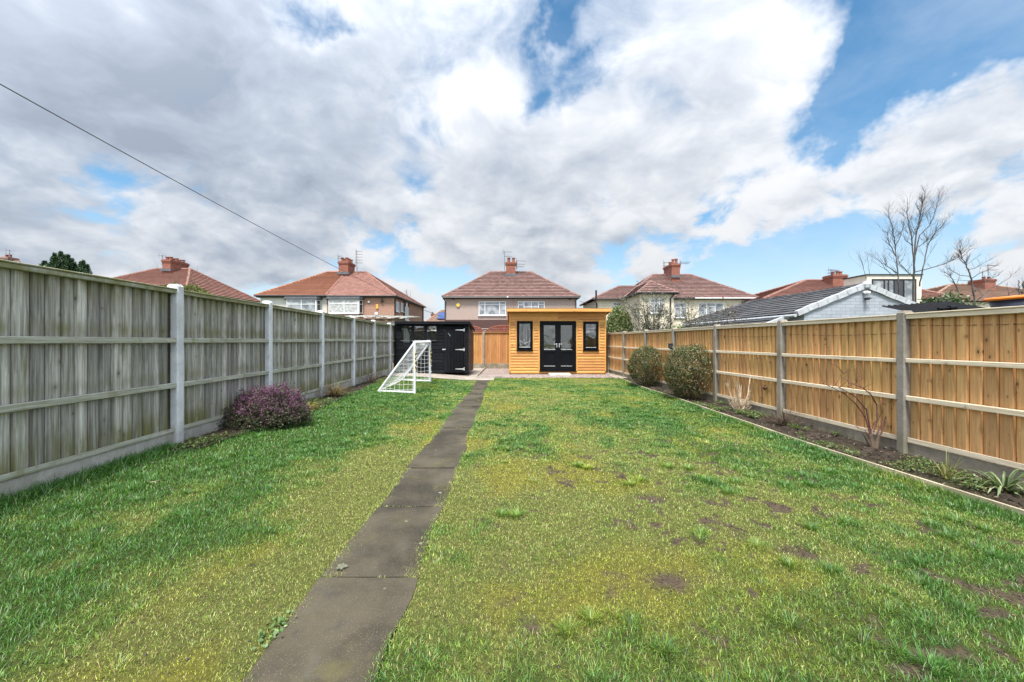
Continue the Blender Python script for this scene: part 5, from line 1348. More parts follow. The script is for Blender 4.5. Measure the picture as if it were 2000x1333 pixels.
# ---- right hand house (cream)
def house_right():
    Y = 39.0; YB = Y+9; ry = Y+4.6
    x0, x1 = 11.2, XW(1472.5, Y); ze = ZW(584.5, Y)
    root = thing('semi_detached_house', 'cream rendered house with red brown hipped roofs behind the sparse shrub right of the summerhouse', 'house', ((x0+x1)/2, Y, -.1), 0, 'semi detached houses beyond the garden')
    m = MB(); m.box(x0, x1, Y, YB, -.1, ze); m.build('wall', M_cream, root)
    m = MB(); rz = ZW(537.8, ry); hip(m, x0-.3, x1+.3, Y-.3, YB+.3, ze+.08, XW(1275, ry), XW(1349.5, ry), ry, rz); m.build('roof', M_tileC, root)
    m = MB(); m.box(x0-.2, x1+.2, Y-.26, YB+.26, ze-.07, ze+.05); m.build('soffit', M_trimblack, root)
    gutter(root, [(14.5, Y-.36, ze+.04), (17.7, Y-.36, ze+.04)]); gutter(root, [(17.75, Y-.36, ze+.04), (x1+.32, Y-.36, ze+.04)], M_white)
    # projecting wing
    yw = 35.0; a, b = XW(1249, yw), XW(1316, yw); zw = ze+.003
    m = MB(); m.box(a, b, yw, Y-.003, -.1, zw); m.build('wing_wall', M_cream, root)
    m = MB(); mx = (a+b)/2; rh = 1.25; zz = zw+.1; e = .3
    apex = Vector((mx, yw+1.5, zz+rh)); bk = Vector((mx, Y+1.9, zz+rh))
    courses(m, (a-e, yw-e, zz), (b+e, yw-e, zz), apex, apex); courses(m, (a-e, Y+.2, zz), (a-e, yw-e, zz), apex, bk); courses(m, (b+e, yw-e, zz), (b+e, Y+.2, zz), bk, apex)
    for p, q in (((a-e, yw-e, zz), apex), ((b+e, yw-e, zz), apex), (apex, bk)): ridge(m, [Vector(p), Vector(q)], .1)
    m.build('wing_roof', M_tileC, root)
    gutter(root, [(a-e-.05, Y, zz-.04), (a-e-.05, yw-e-.05, zz-.04), (b+e+.05, yw-e-.05, zz-.04), (b+e+.05, Y-.3, zz-.04)])
    m = MB(); m.box(a-e+.05, b+e-.05, yw-e+.03, Y-.4, zz-.13, zz-.02); m.build('soffit', M_trimblack, root)
    pipe(root, XW(1309.5, yw-.06), yw-.06, 0, zz-.5, top=(XW(1315, yw), yw-.3, zz-.1), r=.06)
    # left extension with a lower roof
    yx = 39.9; c, d = XW(1163.5, yx), x0-.003; zx = ze-.001
    m = MB(); m.box(c, d, yx, YB-1, -.1, zx); m.build('extension_wall', M_cream, root)
    m = MB(); hip(m, c-.3, d+2.6, yx-.3, YB-.7, zx+.09, XW(1208, yx+2.2), d+2.3, yx+2.3, ZW(560.5, yx+2.3), 'fbl'); m.build('extension_roof', M_tileC, root)
    gutter(root, [(c-.35, yx-.36, zx+.04), (d, yx-.36, zx+.04)])
    pipe(root, c+.1, yx-.08, 0, zx-.4, M_trimblack, .07, (c-.25, yx-.35, zx)); 
    m = MB(); m.tube([(XW(1164.3, yx-.5), yx-.5, zx), P(1164.3, 567.5, yx-.5)], .09, 8); m.build('flue_pipe', M_trimblack, root)
    def w(pa, pb, t, bt, yy, bars=(), tr=()):
        aa, bb = XW(pa, yy), XW(pb, yy); window(root, (aa, yy, 0), (1, 0, 0), bb-aa, ZW(bt, yy), ZW(t, yy), bars, tr)
    w(1196.2, 1213, 591, 607, yx, (.5,), ((.02, .98, .62),)); w(1269, 1296, 584, 612, yw, (.33, .7), ((.02, .98, .7),)); w(1317, 1340.5, 592, 621, Y, (.52,), ((.02, .52, .7), (.52, .98, .7)))
    w(1363.5, 1412.8, 592, 620.5, Y, (.32, .67), ((.32, .67, .75),))
    v = MB(); q = P(1417, 604, Y); v.tube([(q.x, q.y-.2, q.z), (q.x, q.y, q.z)], .08, 6); v.build('wall_lamp', M_rust, root)
    cy0 = ry-1.7; cx0, cx1 = XW(1312, cy0), XW(1328, cy0); ct = ZW(515, cy0)
    ch = chimney(root, cx0, cx1, cy0, cy0+2.2, ZW(552, cy0), ct, [(cx0+.25, cy0+.3, .5), (cx1-.25, cy0+.35, .55), (cx0+.25, cy0+1.1, .35), (cx1-.25, cy0+1.8, .35)])
    aerial(ch, (XW(1297.5, cy0+1), cy0+1, ZW(519, cy0)), .55, [(.5, .1, 1.0, 6), (.15, .1, 1.0, 6)], .05)
    aerial(ch, (XW(1329.5, cy0), cy0+.1, ZW(524, cy0)), .75, [(.65, .0, 1.0, 5), (.5, .0, .9, 4)], .05)
    m = MB(); m.tube([P(1307, 524, cy0-.2), P(1305, 538, cy0-.15), P(1313, 552, cy0-1.2), P(1340, 572, Y+1.0), P(1354, 581, Y-.2)], .022, 4); m.build('aerial_cable', M_cable, ch)
house_right()

# ---- house with the modern flat roofed storey
def house_modern():
    Y = 36; YB = 45; ry = 40.5; x0 = XW(1490, Y-.3); x1 = 40.5; ze = ZW(587, Y)
    root = thing('house', 'red roofed house with a modern flat roofed cream upper storey behind the grey gable', 'house', ((x0+x1)/2, Y, -.1), 0, 'semi detached houses beyond the garden')
    m = MB(); m.box(x0+.3, x1, Y, YB, -.1, ze); m.build('wall', M_cream, root)
    m = MB(); hip(m, x0, x1+.3, Y-.3, YB+.3, ze+.08, XW(1574, ry), x1-4, ry, ZW(548.5, ry)); m.build('roof', M_tileD, root)
    yd = 34.5; a, b = XW(1693, yd), XW(1800, yd); z1 = ZW(538, yd); z0 = 3.0
    m = MB(); m.box(a, b, yd, yd+2.4, -.1, z1); dr = m.build('upper_storey', M_stone, root)
    m = MB(); m.box(a-.08, b+.08, yd-.08, yd+2.45, z1+.002, z1+.09); m.build('roof_edge', M_trimblack, dr)
    p, q = XW(1702.6, yd), XW(1789, yd); w = q-p; wz0, wz1 = ZW(596, yd), ZW(545.5, yd)
    m = MB(); m.bbox(p, p+.09, yd-.05, yd+.02, wz0, wz1, .005); m.bbox(q-.09, q, yd-.05, yd+.02, wz0, wz1, .005); m.bbox(p+.09, q-.09, yd-.049, yd+.02, wz1-.12, wz1, .005); m.bbox(p+.09, q-.09, yd-.049, yd+.02, wz0, wz0+.09, .005)
    for f in (.28, .37, .50, .72): m.bbox(p+w*f-.05, p+w*f+.05, yd-.047, yd+.01, wz0+.09, wz1-.12, .004)
    fr = m.build('window', M_trimblack, root)
    for f0, f1, mt in ((.03, .28, M_pane), (.28, .50, M_pane), (.50, .72, M_darkpane), (.72, .97, M_pane)):
        m = MB(); m.box(p+w*f0, p+w*f1, yd-.012-f0*.002, yd-.006, wz0+.02, wz1-.03); m.build('pane', mt, fr)
    cy0 = 39; cx0, cx1 = XW(1627, cy0), XW(1654, cy0); ct = ZW(536.5, cy0)
    ch = chimney(root, cx0, cx1, cy0, cy0+1.2, ZW(575, cy0), ct, [(cx0+.3, cy0+.4, .35), (cx0+.75, cy0+.4, .4), (cx1-.3, cy0+.4, .35)])
    aerial(ch, (cx0-.05, cy0+.2, ZW(545, cy0)), .95, [(.9, .3, .9, 6), (.6, .3, .5, 4)], .3)
house_modern()
def house_farright():
    Y = 42; ry = Y+5; ze = 5.4; x0, x1 = XW(1801, Y), 62
    root = thing('semi_detached_house', 'house with pale brown roof and leaning aerials on its chimney behind the laurel', 'house', ((x0+x1)/2, Y, -.1), 0, 'semi detached houses beyond the garden')
    m = MB(); m.box(x0+.3, x1, Y, Y+10, -.1, ze); m.build('wall', M_cream, root)
    m = MB(); hip(m, x0, x1+.3, Y-.3, Y+10.3, ze+.08, XW(1857.6, ry), XW(1926, ry), ry, ZW(556.5, ry)); m.build('roof', M_tileF, root)
    cy0 = ry-1.8; cx0, cx1 = XW(1924, cy0), XW(1945, cy0); ct = ZW(545, cy0)
    ch = chimney(root, cx0, cx1, cy0, cy0+1.6, ZW(583, cy0), ct, [(cx0+.3, cy0+.4, .3), (cx1-.3, cy0+.4, .3)])
    aerial(ch, (XW(1930, cy0-.1), cy0-.1, ZW(540, cy0)), 1.25, [(1.2, .1, 1.1, 6), (.7, .1, .9, 4)], .1)
    aerial(ch, (XW(1923, cy0-.1), cy0+.1, ZW(540, cy0)), .6, [(.5, .2, .2, 3)], .9)
house_farright()
def house_gap():
    Y = 70; ze = ZW(636, Y); x0, x1 = XW(826, Y), XW(900, Y); ry = Y+4
    root = thing('distant_house', 'far house with blue solar panels glimpsed between the left and centre houses', 'house', ((x0+x1)/2, Y, -.1))
    m = MB(); m.box(x0, x1, Y, Y+8, -.1, ze); m.build('wall', M_cream, root)
    m = MB(); hip(m, x0-.3, x1+.3, Y-.3, Y+8.3, ze, XW(862, ry), XW(886, ry), ry, ZW(607, ry)); rf = m.build('roof', M_tileF, root)
    a = Vector((XW(854, Y+1.2), Y+1.0, ZW(624, Y+1.0)+.05)); b = Vector((XW(870, Y+1.2), Y+1.0, ZW(624, Y+1)+.05)); u = Vector((0, 2.2, 1.25))
    m = MB(); m.prism([a, b, b+u, a+u], (0, -.04, .08)); m.build('solar_panel', M_solar, rf)
    chimney(root, XW(842, Y+3), XW(846.5, Y+3), Y+3, Y+3.6, 3, ZW(613, Y+3), [(XW(844, Y+3), Y+3.3, .3)], M_brick)
    Y = 62; root = thing('distant_house', 'far low house with dark roof just left of the solar panels', 'house', (XW(822, Y), Y, -.1))
    m = MB(); m.box(XW(790, Y), XW(826, Y), Y, Y+6, -.1, ZW(634, Y)); m.build('wall', M_brickpink, root)
    m = MB(); hip(m, XW(788, Y), XW(829, Y), Y-.3, Y+6.3, ZW(633, Y), XW(800, Y), XW(817, Y+3), Y+3, ZW(624, Y+3)); m.build('roof', M_lead, root)
house_gap()

# ---- grey painted outbuilding on the right
def outbuilding():
    Y = 14.0; L = 8.2
    root = thing('outbuilding', 'low grey painted brick outbuilding with gable and dark tiled roof beyond right fence', 'outbuilding', (12.4, Y, -.1), RZ)
    ap = P(1690, 559, Y); el = P(1563, 611, Y); hw = (ap.x-el.x); er = Vector((ap.x+hw, Y, el.z))
    d = Vector((-SL, 1, 0)); 
    m = MB(); m.prism([(el.x+.14, Y, -.1), (er.x-.14, Y, -.1), (er.x-.14, Y, er.z-.02), (ap.x, Y, ap.z-.08), (el.x+.14, Y, el.z-.02)], d*.25); m.build('gable_wall', M_brickgrey, root)
    m = MB(); m.prism([(el.x+.15, Y+.26, -.1), (er.x-.15, Y+.26, -.1), (er.x-.15, Y+.26, er.z-.04), (el.x+.15, Y+.26, el.z-.04)], d*(L-.3)); m.build('wall', M_brickgrey, root)
    m = MB(); A, R_ = el+Vector((-.12, -.02, -.02)), ap+Vector((0, -.02, .03)); hipd = 2.0
    far = d*L
    courses(m, A+far, A, R_, R_+d*(L-hipd), .30, .03); courses(m, er+Vector((.12, -.02, -.02)), er+Vector((.12, -.02, -.02))+far, R_+d*(L-hipd), R_, .30, .05)
    courses(m, er+Vector((.12, 0, -.02))+far, A+far, R_+d*(L-hipd), R_+d*(L-hipd), .30, .05)
    ridge(m, [R_, R_+d*(L-hipd)], .09); ridge(m, [R_+d*(L-hipd), A+far], .08); m.build('roof', M_tileE, root)
    # verge cappings: short overlapping pieces
    m = MB()
    for P0, P1 in ((A, R_), (er+Vector((.12, -.02, -.02)), R_)):
        n = 7; u = (P1-P0)/n; un = u.normalized(); nn = Vector((-un.z, 0, un.x)); nn = nn if nn.z > 0 else -nn
        for i in range(n):
            a = P0+u*i+nn*(.03+.012*(i % 2)); b = P0+u*(i+1.04)+nn*(.03+.012*(i % 2))
            for q in ():
                pass
            m.prism([a+Vector((0, -.05, 0))-nn*.13, b+Vector((0, -.05, 0))-nn*.13, b+Vector((0, -.05, 0))+nn*.05, a+Vector((0, -.05, 0))+nn*.05], (-.004, .17+.004*(i % 2), 0))
    m.lathe([(.001, -.13), (.12, -.10), (.14, .02), (.09, .13), (.001, .15)], R_+Vector((0, -.02, .0)), 8)
    m.build('verge_capping', M_greytrim, root)
    m = MB(); m.tube([A+Vector((-.06, 0, -.08)), A+far+Vector((-.06, 0, -.08))], .06, 6); m.build('gutter', M_greytrim, root)
    # lower glazed side aisle under the eave
    m = MB(); e0 = A+Vector((-.05, .5, -.12)); a2 = e0+Vector((-1.0, 0, -.42))
    courses(m, a2+d*(L-.8), a2, e0, e0+d*(L-.8), .30, .05); m.build('aisle_roof', M_tileE, root)
    m = MB(); m.prism([a2+Vector((-.03, -.02, -.06)), e0+Vector((.1, -.02, -.06)), e0+Vector((.1, -.02, .10)), a2+Vector((-.03, -.02, .10))], d*.12); m.build('verge_capping', M_greytrim, root)
    m = MB(); m.tube([a2+Vector((-.05, 0, -.05)), a2+d*(L-.8)+Vector((-.05, 0, -.05))], .055, 6); m.build('gutter', M_greytrim, root)
    m = MB(); b0 = a2+Vector((.10, .1, 0)); N = 7
    for i in range(N+1):
        q = b0+d*((L-1.1)*i/N); m.box(q.x-.05, q.x+.05, q.y-.06, q.y+.06, -.1, q.z-.12)
    q0, q1 = b0, b0+d*(L-1.1); m.tube([(q0.x, q0.y, q0.z-.14), (q1.x, q1.y, q1.z-.14)], .07, 4); m.build('window_post', M_greytrim, root)
    m = MB(); m.prism([(q0.x-.01, q0.y, 0), (q0.x+.02, q0.y, 0), (q0.x+.02, q0.y, q0.z-.15), (q0.x-.01, q0.y, q0.z-.15)], d*(L-1.1)); m.build('pane', M_darkpane, root)
    c = P(1686, 572, Y); m = MB(); m.tube([(c.x, Y-.02, c.z), (c.x, Y-.10, c.z)], .05, 10); m.tube([(c.x-.02, Y-.13, c.z), (c.x+.07, Y-.18, c.z-.04)], .055, 10); m.build('camera', M_white, root)
    c = P(1690, 584, Y); m = MB(); m.tube([(c.x, Y, c.z), (c.x-.01, Y-.1, c.z)], .035, 8); m.prism([(c.x-.10, Y-.12, c.z-.06), (c.x-.02, Y-.12, c.z-.06), (c.x+.02, Y-.12, c.z+.02), (c.x-.06, Y-.12, c.z+.03)], (0, -.07, 0)); m.prism([(c.x+.03, Y-.12, c.z-.02), (c.x+.11, Y-.12, c.z-.0), (c.x+.10, Y-.12, c.z+.02), (c.x+.03, Y-.12, c.z+.01)], (0, -.05, 0)); m.build('floodlight', M_trimblack, root)
outbuilding()
# black corrugated lean-to roof close behind the fence
def corrugated():
    Y = 8.2; x0, x1 = XW(1722, Y+.9), XW(1852, Y+.9); root = thing('lean_to', 'low lean to with a black corrugated roof just behind the right fence', 'lean to', ((x0+x1)/2, Y+.5, -.1))
    m = MB(); n = 132; ya, yb = Y, Y+.9; za, zb = ZW(615, Y), ZW(598.5, Y+.9)
    def pt(i, e, off=0): 
        x = x0+(x1-x0)*i/n; t = i/n; return (x, (ya, yb)[e], (za+.10*t, zb+.10*t)[e]+.022*math.sin(i*2*math.pi/11.3)+off)
    for i in range(n):
        m.quad(pt(i, 0), pt(i+1, 0), pt(i+1, 1), pt(i, 1)); m.quad(pt(i, 1, -.006), pt(i+1, 1, -.006), pt(i+1, 0, -.006), pt(i, 0, -.006)); m.quad(pt(i, 0, -.006), pt(i+1, 0, -.006), pt(i+1, 0), pt(i, 0))
    m.build('roof_sheet', M_corr, root)
    m = MB(); m.box(x0+.05, x1-.05, ya+.1, yb-.1, -.1, za-.05); m.build('timber_wall', M_fenceB, root)
    m = MB(); c = (XW(1853, Y), Y+.2, ZW(602, Y)); m.tube([c, (c[0]+.25, c[1], c[2]+.02)], .03, 7); m.tube([(c[0]+.22, c[1], c[2]+.02), (c[0]+.36, c[1], c[2]+.03)], .05, 8); m.tube([(c[0]+.1, c[1], c[2]), (c[0]+.1, c[1], .5)], .03, 6); m.build('gutter_pipe', M_corr, root)
corrugated()
def tub():
    c = Vector((7.20, 5.6, 0)); zt = ZW(566, 5.6); root = thing('garden_tub', 'dark navy tub with an orange rim showing above the fence at the right edge', 'tub', (c.x, c.y, -.1))
    tilt = Matrix.Translation(Vector((c.x, c.y, zt-.22))) @ Matrix.Rotation(math.radians(-6), 4, 'Y')
    def lat(prof, n=28):
        m = MB(); m.lathe(prof, (0, 0, 0), n); m.v = [tuple(tilt @ Vector(p)) for p in m.v]; return m
    R = .335; lat([(.0, -.30), (R-.12, -.30), (R, .13), (R-.02, .13), (R-.14, -.27), (0, -.27)]).build('body', M_navy, root, smooth=True)
    lat([(R-.01, .10), (R+.03, .11), (R+.04, .128), (R+.02, .145), (R-.03, .145), (R-.03, .13)]).build('rim', M_orange, root, smooth=True)
    m = MB(); m.tube([(c.x, c.y, -.1), (c.x, c.y, zt-.5)], .09, 10); m.lathe([(.25, 0), (.25, .04), (0, .04)], (c.x, c.y, zt-.56), 16); m.build('stand', M_greyd, root)
tub()
# pale flat shed roof below the left house
def pale_roof():
    Y = 20.0; x0, x1 = XW(682, Y), XW(786, Y); root = thing('neighbour_shed', 'neighbouring store with a flaking pale flat roof behind the grey fence end', 'shed', ((x0+x1)/2, Y, -.1))
    m = MB(); m.box(x0, x1, Y+.15, Y+2.6, -.1, ZW(628, Y)); m.build('wall', M_sheetpale, root)
    m = MB(); n = 16; yA, yB = Y-.1, Y+2.8
    for i in range(n):
        a, b = lerp(x0-.2, x1+.25, i/n), lerp(x0-.2, x1+.25, (i+1)/n); z = ZW(619.5, Y)+.03*math.sin(i*2.1)-.06*i/n
        m.add([(a, yA+.06*math.sin(i*3.3), z), (b, yA+.06*math.sin(i*3.3+1), z), (b, yB, z+.2), (a, yB, z+.2), (a, yA+.06*math.sin(i*3.3), z+.05), (b, yA+.06*math.sin(i*3.3+1), z+.05), (b, yB, z+.25), (a, yB, z+.25)], [(3, 2, 1, 0), (4, 5, 6, 7), (0, 1, 5, 4), (1, 2, 6, 5), (2, 3, 7, 6), (3, 0, 4, 7)])
    m.build('roof', M_sheetpale, root)
    m = MB(); m.box(x0-.1, x1+.12, Y-.0, Y+.1, ZW(628, Y)+.01, ZW(622.5, Y)); m.build('fascia', M_brownstem, root)
pale_roof()
# fan trellis panels above the end fence
def trellis(xc, label):
    w = 1.75; Y = 19.17; z0 = 1.70; root = thing('fan_trellis', label, 'trellis', (xc, Y, z0), 0, 'arched trellis tops on the end fence'); R = .32
    def top(x): return z0+.04+R*math.sqrt(max(0, 1-(x/(w/2))**2))
    m = MB(); pts = [(xc+w/2*math.cos(t), Y, z0+.04+R*math.sin(t)) for t in np.linspace(0, math.pi, 17)]; m.tube(pts, .025, 6); m.box(xc-w/2, xc+w/2, Y-.02, Y+.02, z0-.02, z0+.03); m.box(xc-.025, xc+.025, Y-.024, Y+.018, z0-.9, z0+R); m.box(xc-w/2, xc-w/2+.04, Y-.024, Y+.018, -.05, z0-.021); m.box(xc+w/2-.04, xc+w/2, Y-.024, Y+.018, -.05, z0-.021)
    m.build('frame', M_trellis, root); m = MB()
    for s in (-1, 1):
        for k in range(-20, 21):
            a = None; pr = []
            for j in range(30):
                x = k*.095+s*j*.03; z = z0+.03+j*.02
                if abs(x) < w/2 and z < top(x): pr.append((xc+x, Y+.006*s, z))
            if len(pr) > 1: m.tube([pr[0], pr[-1]], .016, 4)
    m.build('lattice', M_trellis, root)
trellis(-.38, 'red brown arched trellis top next to the summerhouse'); trellis(-2.22, 'red brown arched trellis top half hidden by the black shed')

# ---- trees and shrubs beyond the fences
EV = [(.035, .062, .016), (.065, .10, .026), (.11, .145, .04), (.15, .155, .05)]
bush('evergreen_shrub', 'dense dark green evergreen shrub standing against the right side of the summerhouse', 'shrub', (5.32, 19.9, 1.62), (.74, .6, 1.36), 15000, .085, [(.04, .07, .018), (.08, .12, .03), (.15, .19, .05), (.20, .20, .07)], (3, 4, 2.4, 1), 31, rough=.2)
bush('low_shrub', 'low light green shrub below the bare sparse shrub, over the right fence', 'shrub', (7.6, 18.3, 1.0), (1.0, .6, 1.05), 6500, .085, [(.10, .15, .04), (.15, .19, .06), (.07, .10, .03)], (3, 2, 2), 32)
bush('laurel_hedge', 'glossy dark green laurel with pale leaf undersides behind the right fence', 'hedge', (11.5, 10.6, 1.05), (.9, .7, 1.56), 10000, .10, [(.045, .085, .025), (.09, .13, .06), (.20, .24, .17), (.03, .055, .018)], (4, 2, 1.6, 3), 33, rough=.2)
bush('small_shrub', 'small dull green shrub between laurel and the orange rimmed tub', 'shrub', (10.7, 9.2, 1.0), (.35, .4, 1.15), 2600, .06, EV, (3, 4, 2, .6), 34)
bush('ivy_clump', 'bright yellow green ivy clump at the foot of the tall bare tree', 'ivy', (15.35, 16.2, 1.6), (.28, .28, 1.25), 2200, .08, [(.20, .21, .04), (.13, .17, .04), (.26, .25, .07)], (3, 2, 1), 35)
def conifer():
    Y = 25.0; x = XW(128, Y); root = thing('conifer_tree', 'dark green conifer top showing above the grey fence at far left', 'tree', (x, Y, -.1))
    m = MB(); m.tube([(x, Y, -.1), (x, Y, 3), (x, Y, 5.6)], [.16, .11, .03], 8); m.build('trunk', M_bark, root)
    pos = []; nr = []
    def tuft(c, R, H, n):
        h = RNG.random(n)**.7; a = RNG.uniform(0, 2*np.pi, n); rr = R*(1-h)**.75*RNG.uniform(.55, 1.05, n)*(1+.3*np.sin(a*3+h*9))
        p = np.stack([c[0]+rr*np.cos(a), c[1]+rr*np.sin(a), c[2]+h*H], -1); pos.append(p); nr.append(np.stack([np.cos(a)*.3, np.sin(a)*.3, np.full(n, .7)], -1))
    zt = ZW(499, Y)
    tuft((x+.05, Y, 2.0), 1.15, zt-2.0, 4500)
    for px, top, R in ((104, 500.5, .33), (112, 508, .4), (97, 512, .36), (92, 522, .4), (122, 499, .3), (131, 495.5, .3), (139, 500, .28), (128, 504, .4), (146, 509, .3), (152, 513, .34), (159, 509, .24), (164, 517, .3), (116, 517, .5), (140, 515, .5)):
        z1 = ZW(top, Y); tuft((XW(px, Y), Y+random.uniform(-.5, .5), z1-1.0), R, 1.0, 750)
    p = np.concatenate(pos); nn = np.concatenate(nr); 
    leaves_mesh('crown', p, nn, RNG.uniform(.07, .17, len(p)), varcol(len(p), [(.018, .045, .018), (.035, .075, .03), (.06, .10, .045)], (3, 3, 1)), M_leaf, root, .35, jit=.5)
conifer()
def limb_tree(name, label, Y, limbs, twig_len, mat_, ndens=1.0, base=None, depth=1):
    b = P(*base, Y); root = thing(name, label, 'tree', (b.x, Y, -.1)); tr = MB(); cr = MB()
    for li, (pts, r0, r1) in enumerate(limbs):
        yo = [random.uniform(-.25, .25)*j*.35 for j in range(len(pts))]
        q = [P(x, y, Y+yo[j] if li else Y) for j, (x, y) in enumerate(pts)]
        if li == 0: q[0].z = -.1
        fine = []
        for a, c in zip(q[:-1], q[1:]):
            for k in range(4): fine.append(lerp(a, c, k/4)+Vector((random.gauss(0, .012), random.gauss(0, .012), 0))*(k > 0))
        fine.append(q[-1]); n = len(fine); rad = [lerp(r0, r1, i/(n-1)) for i in range(n)]
        (tr if r0 > .035 else cr).tube(fine, rad, 7 if r0 > .035 else 5)
        tot = sum((fine[i+1]-fine[i]).length for i in range(n-1))
        for k in range(int(tot*5.2*ndens)):
            i = random.randint(int(n*.25) if li else int(n*.55), n-1); d = (fine[min(i+1, n-1)]-fine[max(i-1, 0)]).normalized()
            side = Vector((random.gauss(0, 1), random.gauss(0, 1), random.gauss(.1, .4))).normalized()
            dd = (d*.75+side*.65+Vector((0, 0, .18))).normalized()
            twigs(cr, fine[i], dd, twig_len*random.uniform(.35, 1.0)*(1.25-.7*i/n), min(rad[i]*.5, .0065), depth, .38, .5, 3, 4)
    tr.build('trunk', M_bark, root); cr.build('crown', mat_, root); return root
limb_tree('bare_tree', 'tall leafless multi stemmed tree beyond the grey gable on the right', 16.5,
  [([(1786, 640), (1784, 560), (1785, 518), (1788, 470), (1795, 430), (1802, 400), (1807, 376)], .046, .005), ([(1755, 640), (1755, 560), (1752, 520), (1749, 481), (1745, 450), (1736, 425), (1735, 410)], .028, .004),
   ([(1785, 515), (1781, 470), (1775, 440), (1771, 415), (1772, 385)], .028, .004), ([(1787, 500), (1796, 460), (1816, 440), (1826, 415), (1832, 395), (1834, 374)], .023, .004), ([(1796, 560), (1802, 525), (1812, 480), (1826, 455), (1842, 440), (1849, 425)], .027, .004),
   ([(1786, 545), (1775, 534), (1760, 518), (1752, 508)], .02, .012), ([(1749, 500), (1737, 478), (1733, 455), (1722, 450)], .02, .005), ([(1749, 481), (1757, 465), (1764, 445), (1766, 430)], .018, .005), ([(1752, 534), (1735, 522), (1720, 512), (1702, 496)], .02, .004), ([(1786, 532), (1810, 526), (1845, 516), (1872, 503), (1886, 488), (1905, 477)], .022, .003),
   ([(1788, 486), (1806, 474), (1822, 460), (1838, 450)], .018, .004), ([(1783, 480), (1768, 470), (1764, 455)], .016, .004), ([(1790, 450), (1800, 425), (1818, 405)], .016, .004), ([(1745, 540), (1728, 525), (1716, 505)], .016, .003), ([(1692, 545), (1686, 520), (1678, 498)], .010, .003), ([(1699, 540), (1696, 520), (1695, 500)], .008, .003)],
  .75, M_bark, 1.7, (1786, 640), 2)
limb_tree('bare_tree', 'smaller leafless spreading tree in front of the far right chimney', 14.0,
  [([(1902, 640), (1903, 580), (1898, 550), (1892, 530), (1885, 515), (1878, 500), (1876, 485), (1878, 476)], .034, .004), ([(1901, 572), (1908, 566), (1925, 552), (1945, 540), (1960, 528)], .018, .003), ([(1903, 590), (1918, 580), (1935, 565), (1965, 548), (1985, 530)], .016, .003), ([(1896, 545), (1912, 535), (1930, 528), (1950, 515)], .014, .003), ([(1888, 528), (1905, 524), (1925, 512), (1938, 505)], .012, .003),
   ([(1872, 600), (1870, 565), (1860, 545), (1850, 535), (1836, 530)], .022, .004), ([(1893, 540), (1875, 538), (1860, 530), (1848, 524)], .012, .003), ([(1897, 548), (1880, 549), (1862, 546)], .010, .003), ([(1880, 503), (1892, 490), (1895, 480)], .010, .003), ([(1903, 598), (1915, 596), (1930, 592), (1946, 582)], .018, .005), ([(1882, 515), (1874, 505), (1862, 500)], .010, .003)],
  .55, M_bark, 1.6, (1902, 640), 1)
limb_tree('bare_tree', 'thick pruned bare stems standing right behind the orange rimmed tub', 9.0,
  [([(1998, 640), (1997, 575), (1999, 550)], .02, .015), ([(1996, 600), (1990, 565), (1989, 548)], .016, .010), ([(1972, 620), (1970, 575), (1968, 552)], .010, .003), ([(1970, 575), (1985, 566), (1996, 560)], .006, .003)], .2, M_bark, .5, (1998, 640))
# sparse shrub with dried flower heads (buddleia) and its neighbour
def buddleia(name, label, Y, base, tips, leafn, seed):
    b = P(*base, Y); root = thing(name, label, 'shrub', (b.x, Y, -.1)); st = MB(); hd = []; lf = []
    for tx, ty in tips:
        t = P(tx, ty, Y+random.uniform(-.4, .4)); a = Vector((b.x+random.uniform(-.25, .25), Y+random.uniform(-.2, .2), -.1)); mid = lerp(a, t, .55)+Vector((-(t.x-a.x)*.18, 0, .1)); pts = []
        for i in range(9):
            s = i/8; pts.append(lerp(lerp(a, mid, s), lerp(mid, t, s), s))
        st.tube(pts, [.022*(1-.8*i/8)+.002 for i in range(9)], 5)
        for k in range(9):
            i = random.randint(3, 8); d = Vector((random.uniform(-1, 1), random.uniform(-.7, .7), random.uniform(.3, 1))); L = random.uniform(.2, .5); e = pts[i]+d.normalized()*L
            st.tube([pts[i], lerp(pts[i], e, .5)+Vector((0, 0, -.02)), e], [.006, .004, .002], 4)
            hd.append((e, d.normalized(), random.random()))
        hd.append((t, (t-pts[-2]).normalized(), 0))
    st.build('stem', M_brownstem, root)
    P_ = []; 
    for e, d, r in hd:
        if r < .62:
            for k in range(12): P_.append(tuple(e+d*random.uniform(-.02, .16)+Vector((random.gauss(0, .014), random.gauss(0, .014), random.gauss(0, .014)))))
        for k in range(leafn): lf.append(tuple(e-d*random.uniform(0, .35)+Vector((random.gauss(0, .07), random.gauss(0, .07), random.gauss(0, .07)))))
    P_ = np.array(P_); leaves_mesh('flower_head', P_, np.zeros_like(P_), RNG.uniform(.03, .06, len(P_)), varcol(len(P_), [(.06, .035, .025), (.10, .06, .045)], (1, 1)), M_leaf, root, .6)
    lf = np.array(lf); leaves_mesh('foliage', lf, np.zeros_like(lf), RNG.uniform(.05, .12, len(lf)), varcol(len(lf), [(.15, .16, .11), (.25, .25, .20), (.09, .10, .06)], (3, 2, 2)), M_leaf, root, .3, droop=.3)
